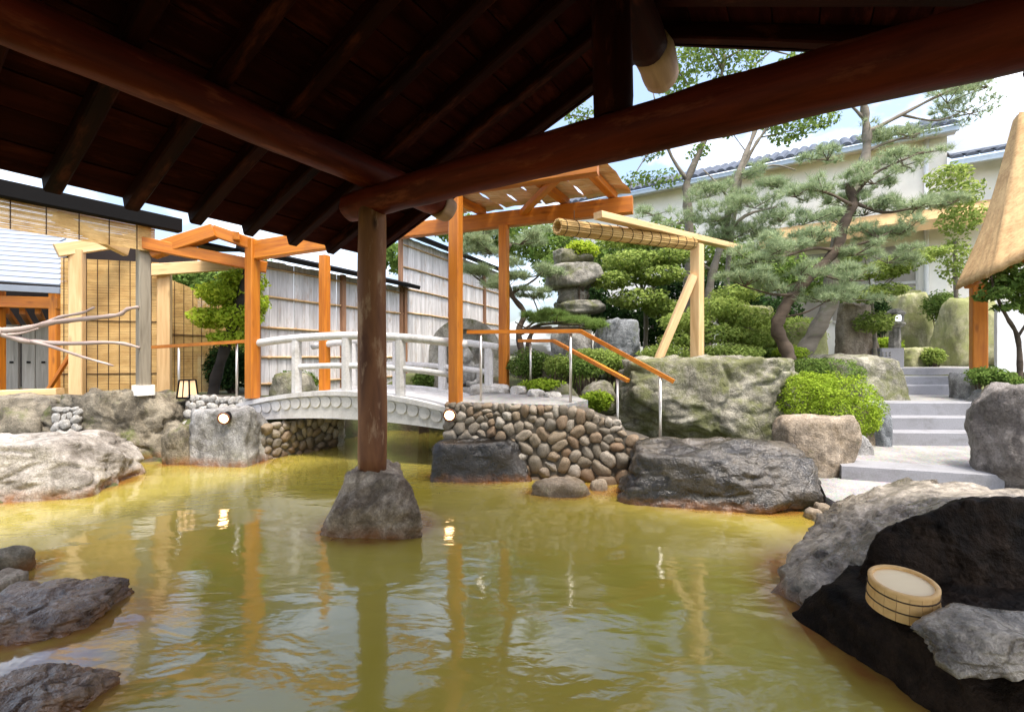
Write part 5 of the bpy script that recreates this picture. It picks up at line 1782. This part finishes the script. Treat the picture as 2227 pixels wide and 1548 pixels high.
pads = [blob(1790, 405, D, 66, 24, .4), blob(1730, 420, D, 46, 18, .3), blob(1900, 388, D, 56, 24, .4), blob(1965, 350, D, 62, 22, .4), blob(2010, 325, D, 40, 16, .3), blob(1990, 448, D, 62, 16, .35), blob(2070, 436, D, 46, 14, .3),
        blob(1700, 540, D - .2, 70, 26, .45), blob(1640, 560, D - .3, 60, 22, .4), blob(1770, 520, D, 50, 22, .4), blob(1910, 505, D, 60, 22, .4), blob(1860, 545, D, 44, 20, .4),
        blob(1620, 612, D - .3, 56, 22, .4), blob(1690, 622, D - .2, 50, 20, .35), blob(1790, 645, D - .3, 58, 24, .4), blob(1850, 600, D - .3, 56, 22, .4), blob(1740, 590, D - .2, 44, 18, .3), blob(1840, 440, D + .3, 40, 20, .35), blob(1745, 480, D + .1, 50, 20, .4), blob(1960, 500, D, 50, 16, .35), blob(1880, 460, D + .2, 46, 18, .4), blob(1800, 340, D + .3, 46, 18, .4)]
pine('twisted garden pine with a crooked dark trunk rising behind the clipped azalea', root_at(1716, 815, D), tp, 0.115, 0.06, lm, pads, 3400, 0.12, 'needle', 11)

D = 8.5
tp = [at(1735, 790, D), at(1775, 720, D), at(1808, 650, D), at(1806, 590, D), at(1830, 500, D), at(1862, 400, D), at(1884, 330, D), at(1882, 250, D), at(1870, 200, D)]
lm = [([at(1882, 330, D), at(1930, 310, D), at(2000, 290, D)], 0.04, 0.012), ([at(1884, 290, D), at(1960, 250, D), at(2060, 200, D), at(2150, 170, D)], 0.045, 0.012),
      ([at(1880, 260, D), at(1840, 220, D), at(1800, 200, D)], 0.03, 0.01), ([at(1866, 390, D), at(1930, 350, D), at(1990, 335, D)], 0.035, 0.01),
      ([at(1960, 250, D), at(2040, 262, D), at(2120, 230, D)], 0.025, 0.008)]
pads = [blob(1990, 290, D, 66, 18, .5), blob(2060, 215, D, 60, 20, .5), blob(2150, 180, D, 70, 20, .6), blob(2110, 240, D, 60, 16, .5), blob(1800, 205, D, 50, 18, .4), blob(1890, 290, D, 40, 22, .4), blob(1860, 640, D, 60, 26, .5), blob(1830, 480, D, 60, 24, .5), blob(1930, 560, D + .4, 60, 24, .5)]
pine('taller pine with a thick mossy leaning trunk behind the twisted pine', root_at(1728, 810, D), tp, 0.16, 0.05, lm, pads, 1500, 0.12, 'needle', 12, tmat='trunkgrey')

D = 9.6
tp = [at(1540, 680, D), at(1548, 600, D), at(1572, 520, D), at(1590, 440, D), at(1608, 370, D), at(1640, 290, D), at(1668, 200, D)]
lm = [([at(1570, 520, D), at(1620, 470, D - .3), at(1690, 450, D - .4)], 0.045, 0.015), ([at(1590, 440, D), at(1560, 400, D), at(1530, 370, D)], 0.03, 0.01),
      ([at(1552, 590, D), at(1500, 560, D), at(1450, 545, D)], 0.03, 0.01), ([at(1608, 380, D), at(1680, 360, D), at(1730, 370, D)], 0.03, 0.01)]
pads = [blob(1640, 440, D - .3, 72, 26, .6), blob(1700, 470, D - .4, 60, 22, .5), blob(1560, 470, D - .2, 50, 22, .5), blob(1690, 400, D - .3, 46, 18, .4), blob(1500, 560, D, 60, 20, .5), blob(1590, 510, D, 70, 24, .6), blob(1660, 510, D, 60, 22, .5), blob(1450, 530, D, 44, 18, .4), blob(1540, 420, D, 50, 20, .5), blob(1470, 480, D, 44, 18, .4), blob(1620, 380, D, 44, 18, .5), blob(1420, 460, D, 36, 16, .4)]
pine('pine with slender pale trunk and layered pads beside the pale pine frame', root_at(1540, 760, D), tp, 0.10, 0.035, lm, pads, 2400, 0.13, 'needle', 13, tmat='trunkgrey')

D = 9.0
tp = [at(1134, 770, D), at(1128, 720, D), at(1140, 680, D), at(1112, 640, D), at(1096, 580, D), at(1110, 530, D)]
lm = [([at(1134, 725, D), at(1180, 705, D - .2), at(1260, 706, D - .3)], 0.045, 0.015), ([at(1108, 630, D), at(1060, 620, D), at(1030, 600, D)], 0.03, 0.01),
      ([at(1110, 640, D), at(1160, 610, D), at(1180, 590, D)], 0.03, 0.01), ([at(1134, 720, D), at(1170, 690, D), at(1160, 650, D)], 0.03, 0.01)]
pads = [blob(1070, 540, D, 62, 26, .5), blob(1130, 520, D, 60, 24, .5), blob(1050, 600, D, 46, 22, .4), blob(1150, 590, D, 62, 26, .5), blob(1100, 620, D, 50, 20, .4), blob(1160, 640, D, 46, 16, .4), blob(1050, 500, D + .3, 46, 18, .4)]
pine('soft green garden pine growing beside the rear orange post', root_at(1134, 780, D), tp, 0.075, 0.035, lm, pads, 2200, 0.12, 'needle', 14)
D = 8.6
pine('low spreading pine pad under the stacked lantern', root_at(1150, 800, D), [at(1146, 770, D), at(1160, 720, D), at(1200, 712, D)], 0.06, 0.03,
     [([at(1160, 722, D), at(1220, 712, D), at(1285, 716, D)], 0.03, 0.01), ([at(1160, 722, D), at(1130, 706, D), at(1120, 700, D)], 0.02, 0.01)],
     [blob(1150, 690, D, 42, 14, .4), blob(1210, 694, D, 50, 14, .4), blob(1270, 704, D, 36, 12, .35)], 1300, 0.10, 'needle2', 15)

def leafy(label, root, trunk, r0, r1, limbs, blobs, n, size, mat, seed, cat='tree', name='leafy_tree', tmat='trunkgrey', shell=0.35, flat=0.0, aspect=0.55):
    th = thing(name, label, cat, root)
    g = Geo()
    limb(g, [root] + trunk, r0, r1, 8, 4)
    for (pts, a, b_) in limbs:
        limb(g, pts, a, b_, 6, 3)
    g.build('trunk', M[tmat], th, True)
    leaves('crown', blobs, n, size, M[mat], th, seed, shell, False, flat, aspect)
    return th

def fan(c, tips, r=0.02, d=9.0):
    return [([c, c.lerp(t, 0.5) + Vector((0, 0, 0.08)), t], r, r * 0.3) for t in tips]

D = 10.5
tp = [at(1498, 640, D), at(1500, 520, D), at(1494, 430, D), at(1496, 390, D), at(1530, 310, D), at(1560, 220, D), at(1575, 120, D)]
lm = [([at(1496, 395, D), at(1460, 340, D), at(1440, 280, D), at(1420, 200, D)], 0.05, 0.015), ([at(1540, 280, D), at(1500, 190, D), at(1470, 150, D)], 0.035, 0.01), ([at(1560, 220, D), at(1620, 160, D), at(1680, 110, D)], 0.04, 0.012),
      ([at(1570, 150, D), at(1540, 100, D), at(1500, 60, D)], 0.03, 0.01), ([at(1575, 130, D), at(1640, 90, D), at(1700, 40, D)], 0.03, 0.01), ([at(1620, 160, D), at(1700, 190, D), at(1750, 170, D)], 0.02, 0.008),
      ([at(1450, 320, D), at(1400, 300, D), at(1300, 260, D), at(1220, 250, D)], 0.03, 0.01), ([at(1440, 290, D), at(1380, 380, D), at(1370, 420, D)], 0.02, 0.008), ([at(1680, 110, D), at(1740, 120, D), at(1790, 80, D)], 0.018, 0.007)]
bl = [blob(1470, 150, D, 52, 34, .8), blob(1540, 110, D, 60, 36, .8), blob(1600, 150, D, 50, 26, .7), blob(1480, 200, D, 40, 20, .6), blob(1650, 90, D, 50, 22, .7), blob(1440, 390, D, 46, 14, .5), blob(1380, 390, D, 36, 12, .4), blob(1260, 250, D, 40, 14, .5),
      blob(1720, 140, D, 34, 16, .5), blob(1420, 330, D, 30, 16, .4), blob(1520, 330, D, 26, 12, .4), blob(1560, 60, D, 90, 40, 1.0)]
leafy('tall loose-leaved tree whose crown shows through the pavilion gable', root_at(1498, 740, D), tp, 0.14, 0.03, lm, bl, 3600, 0.11, 'tall', 21)
D = 10.0
tp = [at(1610, 420, D), at(1640, 340, D), at(1700, 270, D), at(1760, 200, D)]
leafy('slim pale-barked tree with a few green sprays against the eaves', root_at(1590, 740, D), [at(1580, 640, D), at(1590, 520, D), at(1612, 380, D), at(1640, 320, D), at(1660, 290, D), at(1690, 250, D)], 0.07, 0.02,
      [([at(1650, 300, D), at(1720, 285, D), at(1790, 268, D)], 0.018, 0.006), ([at(1690, 250, D), at(1760, 230, D), at(1830, 240, D)], 0.015, 0.005), ([at(1630, 340, D), at(1600, 300, D), at(1580, 270, D)], 0.015, 0.005)],
      [blob(1720, 290, D, 42, 18, .5), blob(1690, 270, D, 30, 14, .4), blob(1790, 262, D, 34, 14, .4), blob(1590, 280, D, 24, 12, .4), blob(1760, 250, D, 24, 10, .3)], 900, 0.10, 'tall', 22)
D = 9.5
leafy('green maple with layered sprays behind the stacked lantern', root_at(1400, 780, D + .5), [at(1405, 700, D + .5), at(1395, 620, D + .5), at(1380, 560, D + .5)], 0.06, 0.02,
      fan(at(1395, 640, D + .5), [at(1340, 570, D), at(1440, 560, D), at(1330, 640, D), at(1460, 620, D)]),
      [blob(1370, 570, D, 62, 22, .7), blob(1330, 610, D, 50, 18, .6), blob(1430, 600, D, 60, 20, .7), blob(1390, 650, D, 66, 22, .7), blob(1450, 560, D, 50, 20, .6), blob(1350, 520, D + .3, 50, 18, .5), blob(1440, 670, D, 46, 20, .5), blob(1410, 520, D, 46, 16, .5)], 10500, 0.085, 'maple', 23, flat=0.6)
leafy('pale green maple spreading behind the mossy boulder', root_at(1580, 790, 8.5), [at(1580, 740, 8.5), at(1570, 700, 8.5)], 0.05, 0.02,
      fan(at(1575, 720, 8.5), [at(1530, 680, 8.3), at(1620, 690, 8.3), at(1490, 700, 8.4), at(1650, 720, 8.3)]),
      [blob(1560, 670, 8.5, 60, 24, .6), blob(1620, 690, 8.4, 56, 24, .6), blob(1490, 700, 8.5, 54, 22, .6), blob(1560, 725, 8.3, 64, 24, .5), blob(1640, 735, 8.3, 46, 20, .5), blob(1600, 640, 8.7, 50, 20, .5), blob(1480, 740, 8.3, 44, 18, .4)], 9500, 0.07, 'maple', 24, flat=0.5)
leafy('bright maple sprays hanging before the house windows', root_at(1905, 790, 9.6), [at(1900, 700, 9.6), at(1895, 640, 9.6)], 0.05, 0.02,
      fan(at(1897, 650, 9.6), [at(1960, 590, 9.4), at(1880, 560, 9.4), at(2020, 550, 9.4), at(1860, 620, 9.3)]),
      [blob(1910, 590, 9.5, 60, 18, .5), blob(1960, 570, 9.4, 50, 16, .5), blob(2020, 550, 9.4, 36, 12, .4), blob(1870, 640, 9.4, 50, 18, .5), blob(1930, 630, 9.4, 40, 14, .4), blob(1900, 700, 9.5, 36, 24, .4), blob(1840, 560, 9.6, 40, 16, .4)], 5200, 0.085, 'maple', 25, flat=0.7)
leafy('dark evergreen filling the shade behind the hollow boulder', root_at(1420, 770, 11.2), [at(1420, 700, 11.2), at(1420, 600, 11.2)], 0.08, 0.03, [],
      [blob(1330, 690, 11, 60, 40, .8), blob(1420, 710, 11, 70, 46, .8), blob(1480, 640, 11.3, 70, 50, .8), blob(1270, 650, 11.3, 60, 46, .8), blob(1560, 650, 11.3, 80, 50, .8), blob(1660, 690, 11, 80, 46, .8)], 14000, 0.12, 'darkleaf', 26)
leafy('broad green tree in front of the far wall of the cream house', root_at(1540, 760, 13.0), [at(1540, 650, 13.0), at(1540, 560, 13.0)], 0.1, 0.03, [],
      [blob(1340, 560, 13, 80, 50, 1), blob(1440, 530, 13, 80, 50, 1), blob(1560, 560, 13, 80, 50, 1), blob(1240, 590, 13, 70, 50, 1), blob(1660, 590, 13, 80, 46, 1), blob(1760, 610, 13, 70, 46, 1)], 13000, 0.14, 'shrub', 27)
leafy('yellow-green leafy tree by the board fence with a dark leaning trunk', root_at(462, 850, 8.3), [at(470, 820, 8.3), at(492, 750, 8.25), at(512, 690, 8.2), at(530, 620, 8.2), at(546, 560, 8.2)], 0.10, 0.06,
      fan(at(520, 660, 8.2), [at(470, 630, 8.2), at(480, 700, 8.1), at(450, 660, 8.2)]),
      [blob(490, 640, 8.3, 46, 30, .6), blob(520, 690, 8.3, 40, 30, .5), blob(460, 690, 8.3, 36, 24, .5), blob(530, 610, 8.5, 40, 24, .5), blob(500, 735, 8.3, 40, 18, .4), blob(545, 660, 8.6, 36, 30, .4)], 6000, 0.085, 'bright', 28, tmat='trunkdark')
leafy('dark green tree beyond the reed screen', root_at(480, 800, 11.0), [at(480, 700, 11), at(480, 620, 11)], 0.1, 0.04, [],
      [blob(430, 610, 11, 50, 30, .8), blob(500, 620, 11, 60, 40, .8), blob(560, 600, 11, 50, 40, .8), blob(490, 720, 10.5, 70, 60, .8), blob(540, 780, 10.0, 50, 50, .6)], 9000, 0.12, 'shrub', 29)
leafy('leafy tree rising above the end of the board fence', root_at(1010, 800, 21.0), [at(1010, 600, 21), at(1010, 540, 21)], 0.15, 0.05, [],
      [blob(1060, 510, 21, 60, 30, 2), blob(1000, 500, 21, 60, 26, 2), blob(1130, 520, 21, 60, 36, 2), blob(860, 560, 16, 40, 30, 1.5), blob(1200, 540, 20, 60, 50, 2)], 9000, 0.2, 'shrub', 30)
leafy('slender young tree with glossy leaves in front of the white board', root_at(2216, 850, 7.2), [at(2218, 790, 7.2), at(2212, 730, 7.2), at(2190, 690, 7.15), at(2168, 645, 7.1), at(2155, 600, 7.1)], 0.04, 0.015,
      [([at(2212, 735, 7.2), at(2240, 690, 7.2), at(2260, 650, 7.2)], 0.02, 0.01), ([at(2168, 645, 7.1), at(2210, 600, 7.0), at(2250, 570, 7.0)], 0.018, 0.008)],
      [blob(2190, 615, 7.1, 36, 22, .35), blob(2235, 600, 7.0, 50, 36, .4), blob(2160, 640, 7.1, 24, 16, .3), blob(2250, 650, 7.1, 40, 30, .4), blob(2185, 668, 7.1, 14, 8, .2)], 2200, 0.085, 'shrub', 31, tmat='trunk')
leafy('moss and leaf sprays trailing over the house awning edge', root_at(2075, 790, 10.8), [at(2080, 700, 10.8), at(2078, 600, 10.8), at(2076, 520, 10.8)], 0.06, 0.03, [],
      [blob(2080, 420, 10.8, 50, 30, .5), blob(2090, 470, 10.8, 40, 40, .5), blob(2060, 380, 10.8, 40, 20, .5), blob(2075, 560, 10.8, 24, 60, .4)], 2400, 0.10, 'maple', 32)

def bush(label, blobs, n, size, mat, seed, group=None, upper=True, name='shrub', cat='shrub', shell=0.75):
    c = blobs[0][0]
    zb = gz(c.x, c.y)
    th = thing(name, label, cat, (c.x, c.y, zb), group)
    leaves('foliage', blobs, n, size, M[mat], th, seed, shell, False, 0.3)
    g = Geo()
    for (p, r_) in blobs[:3]:
        for k in range(4):
            a = k * 1.6 + p.x
            g.tube([Vector((p.x, p.y, zb - 0.05)), p + Vector((math.cos(a) * r_[0] * .5, math.sin(a) * r_[1] * .5, 0))], [0.016, 0.006], 5)
    g.build('stems', M['trunk'], th)
    return th
D = 6.3
bush('clipped dome of bright yellow-green azalea beside the granite steps', [blob(1800, 880, D, 92, 66, .62), blob(1760, 850, D + .1, 50, 40, .4), blob(1845, 905, D, 48, 44, .4)], 15000, 0.036, 'azalea', 41, shell=0.86)
bush('grey-green clipped bush between the azalea and the mossy olive boulder', [blob(1800, 808, 7.2, 68, 30, .45), blob(1760, 800, 7.3, 36, 22, .3)], 6500, 0.034, 'shrub', 42, shell=0.8)
sh = [((1150, 790, 7.9, 46, 34), 'shrub', 'low green shrub at the foot of the garden pine'), ((1216, 798, 7.7, 36, 30), 'cover', 'pale green shrub behind the long handrail post'),
      ((1290, 776, 8.2, 60, 20), 'cover', 'yellow-green ground shrub below the hollow boulder'), ((1180, 838, 7.4, 50, 16), 'azalea', 'low lime shrub behind the platform cap stones'),
      ((1298, 872, 6.8, 36, 24), 'azalea', 'lime green shrub at the left of the huge mossy boulder'), ((1270, 800, 7.6, 50, 22), 'shrub', 'rounded green shrub midway along the sloping handrail'),
      ((1335, 790, 8.0, 40, 26), 'cover', 'pale shrub just behind the mossy boulder, near the slanting brace'), ((1450, 770, 8.0, 60, 22), 'cover', 'feathery pale shrub on top of the bank by the slanting brace'),
      ((1590, 768, 7.9, 70, 22), 'cover', 'feathery green ground shrub right of the pale post'), ((1720, 770, 8.1, 40, 18), 'azalea', 'lime shrub at the foot of the leaning mossy trunk'),
      ((1668, 772, 8.4, 40, 16), 'shrub', 'dark low shrub behind the mossy boulder'),
      ((2048, 668, 11.4, 40, 36), 'shrub', 'dark shrub growing between the mossy standing stones'), ((2028, 775, 9.9, 26, 20), 'maple', 'small round green bush before the great standing stone'),
      ((1925, 748, 10.6, 36, 14), 'azalea', 'lime green tuft behind the inscribed block'), ((1905, 690, 11.2, 28, 50), 'darkleaf', 'dark evergreen shrub beside the small lantern'),
      ((2152, 818, 6.9, 46, 22), 'shrub', 'twiggy bonsai-like shrub on the stones below the hut post'), ((2210, 835, 7.0, 44, 18), 'shrub', 'green ground plant at the foot of the slender young tree'),
      ((920, 830, 9.0, 24, 26), 'shrub', 'small dark shrub at the left of the carved stele'), ((640, 832, 9.4, 50, 26), 'shrub', 'dull green shrub seen through the bridge railing'),
      ((500, 800, 9.2, 50, 50), 'darkleaf', 'dark leafy bush behind the leaning trunk'),
      ((1265, 545, 9.4, 40, 22), 'bright', 'yellow-green fern arching over the stacked lantern'),
      ((1700, 725, 9.6, 90, 40), 'maple', 'green bush filling the gap behind the twisted pine'), ((1470, 800, 7.9, 50, 22), 'shrub', 'green shrub between the brace and the pale post')]
for i, ((px, py, d, rx, ry), m_, lab) in enumerate(sh):
    b0_ = blob(px, py, d, rx, ry)
    n_l = int(min(6500, 900 + rx * ry * 1.9))
    bl = [b0_] + [blob(px + random.uniform(-.55, .55) * rx, py + random.uniform(-.35, .3) * ry, d + random.uniform(-.15, .15), rx * .55, ry * .6) for _ in range(5)]
    bush(lab, bl, n_l, 0.05 if d < 8.5 else 0.07, m_, 60 + i, upper=False, shell=0.6)

# fallen leaves, moss cushions and grass on the garden bank (uncountable)
def ground_cover():
    r = np.random.default_rng(5)
    n = 26000
    x = r.uniform(0.6, 6.4, n)
    y = r.uniform(7.1, 10.5, n)
    w = (x - 0.35 * (y - 5))
    k = (np_noise(np.stack([x, y, x * 0], 1), 77, 4, 1.6) > -0.1) & (w < 3.9) & ~((x > 4.7) & (y > 6.0) & (y < 7.4))
    x, y = x[k], y[k]
    z = ground_height(x, y)
    h = r.uniform(0.03, 0.13, len(x))
    a = r.uniform(0, 6.28, len(x))
    lx, ly = r.normal(0, .03, len(x)), r.normal(0, .03, len(x))
    p = np.stack([x, y, z], 1)
    s_ = np.stack([np.cos(a), np.sin(a), a * 0], 1) * 0.012
    v = np.stack([p - s_, p + s_, p + np.stack([lx, ly, h], 1)], 1).reshape(-1, 3)
    o = add('ground_cover', np_mesh('ground_cover', v, np.arange(len(v)).reshape(-1, 3)), M['cover'], kind='stuff')
    tag(o, 'short grassy ground cover spread over the garden bank', 'grass')
ground_cover()

# ------------------------------------------------------------------ the water
def build_water():
    xs = np.arange(-8.0, 4.0, 0.06)
    ys = np.arange(-2.0, 10.0, 0.06)
    X, Y = np.meshgrid(xs, ys)
    x, y = X.ravel(), Y.ravel()
    v = np.stack([x, y, np.zeros_like(x)], 1)
    nx = len(xs)
    i = (np.arange(len(ys) - 1)[:, None] * nx + np.arange(nx - 1)[None, :]).ravel()
    f = np.stack([i, i + 1, i + nx + 1, i + nx], 1)
    me = np_mesh('water', v, f, True)
    sh = np.zeros(len(x))
    for (cx, cy, rx, ry, rot) in WATERLINE:
        c, s = math.cos(-rot), math.sin(-rot)
        dx, dy = (x - cx) * c - (y - cy) * s, (x - cx) * s + (y - cy) * c
        q = np.hypot(dx / rx, dy / ry)
        dist = (q - 1) * min(rx, ry)
        sh = np.maximum(sh, np.exp(-np.maximum(dist, 0) / 0.08))
    sd = pool_sd(x, y)
    sh = np.maximum(sh, np.exp(-np.maximum(-sd, 0) / 0.10) * 0.8)
    # the shallow shelf by the flat slab and by the cobble wall
    for (cx, cy, r_) in ((-2.35, 2.65, 0.45), (-2.3, 2.25, 0.35), (1.05, 5.15, 0.45), (1.6, 4.9, 0.3)):
        sh = np.maximum(sh, 0.9 * np.exp(-np.maximum(np.hypot(x - cx, (y - cy) * 1.4) - r_ * 0.5, 0) / (r_ * 0.6)))
    at_ = me.attributes.new('shallow', 'FLOAT', 'POINT')
    at_.data.foreach_set('value', sh.astype(np.float32))
    add('water', me, M['water'], kind='structure')
build_water()
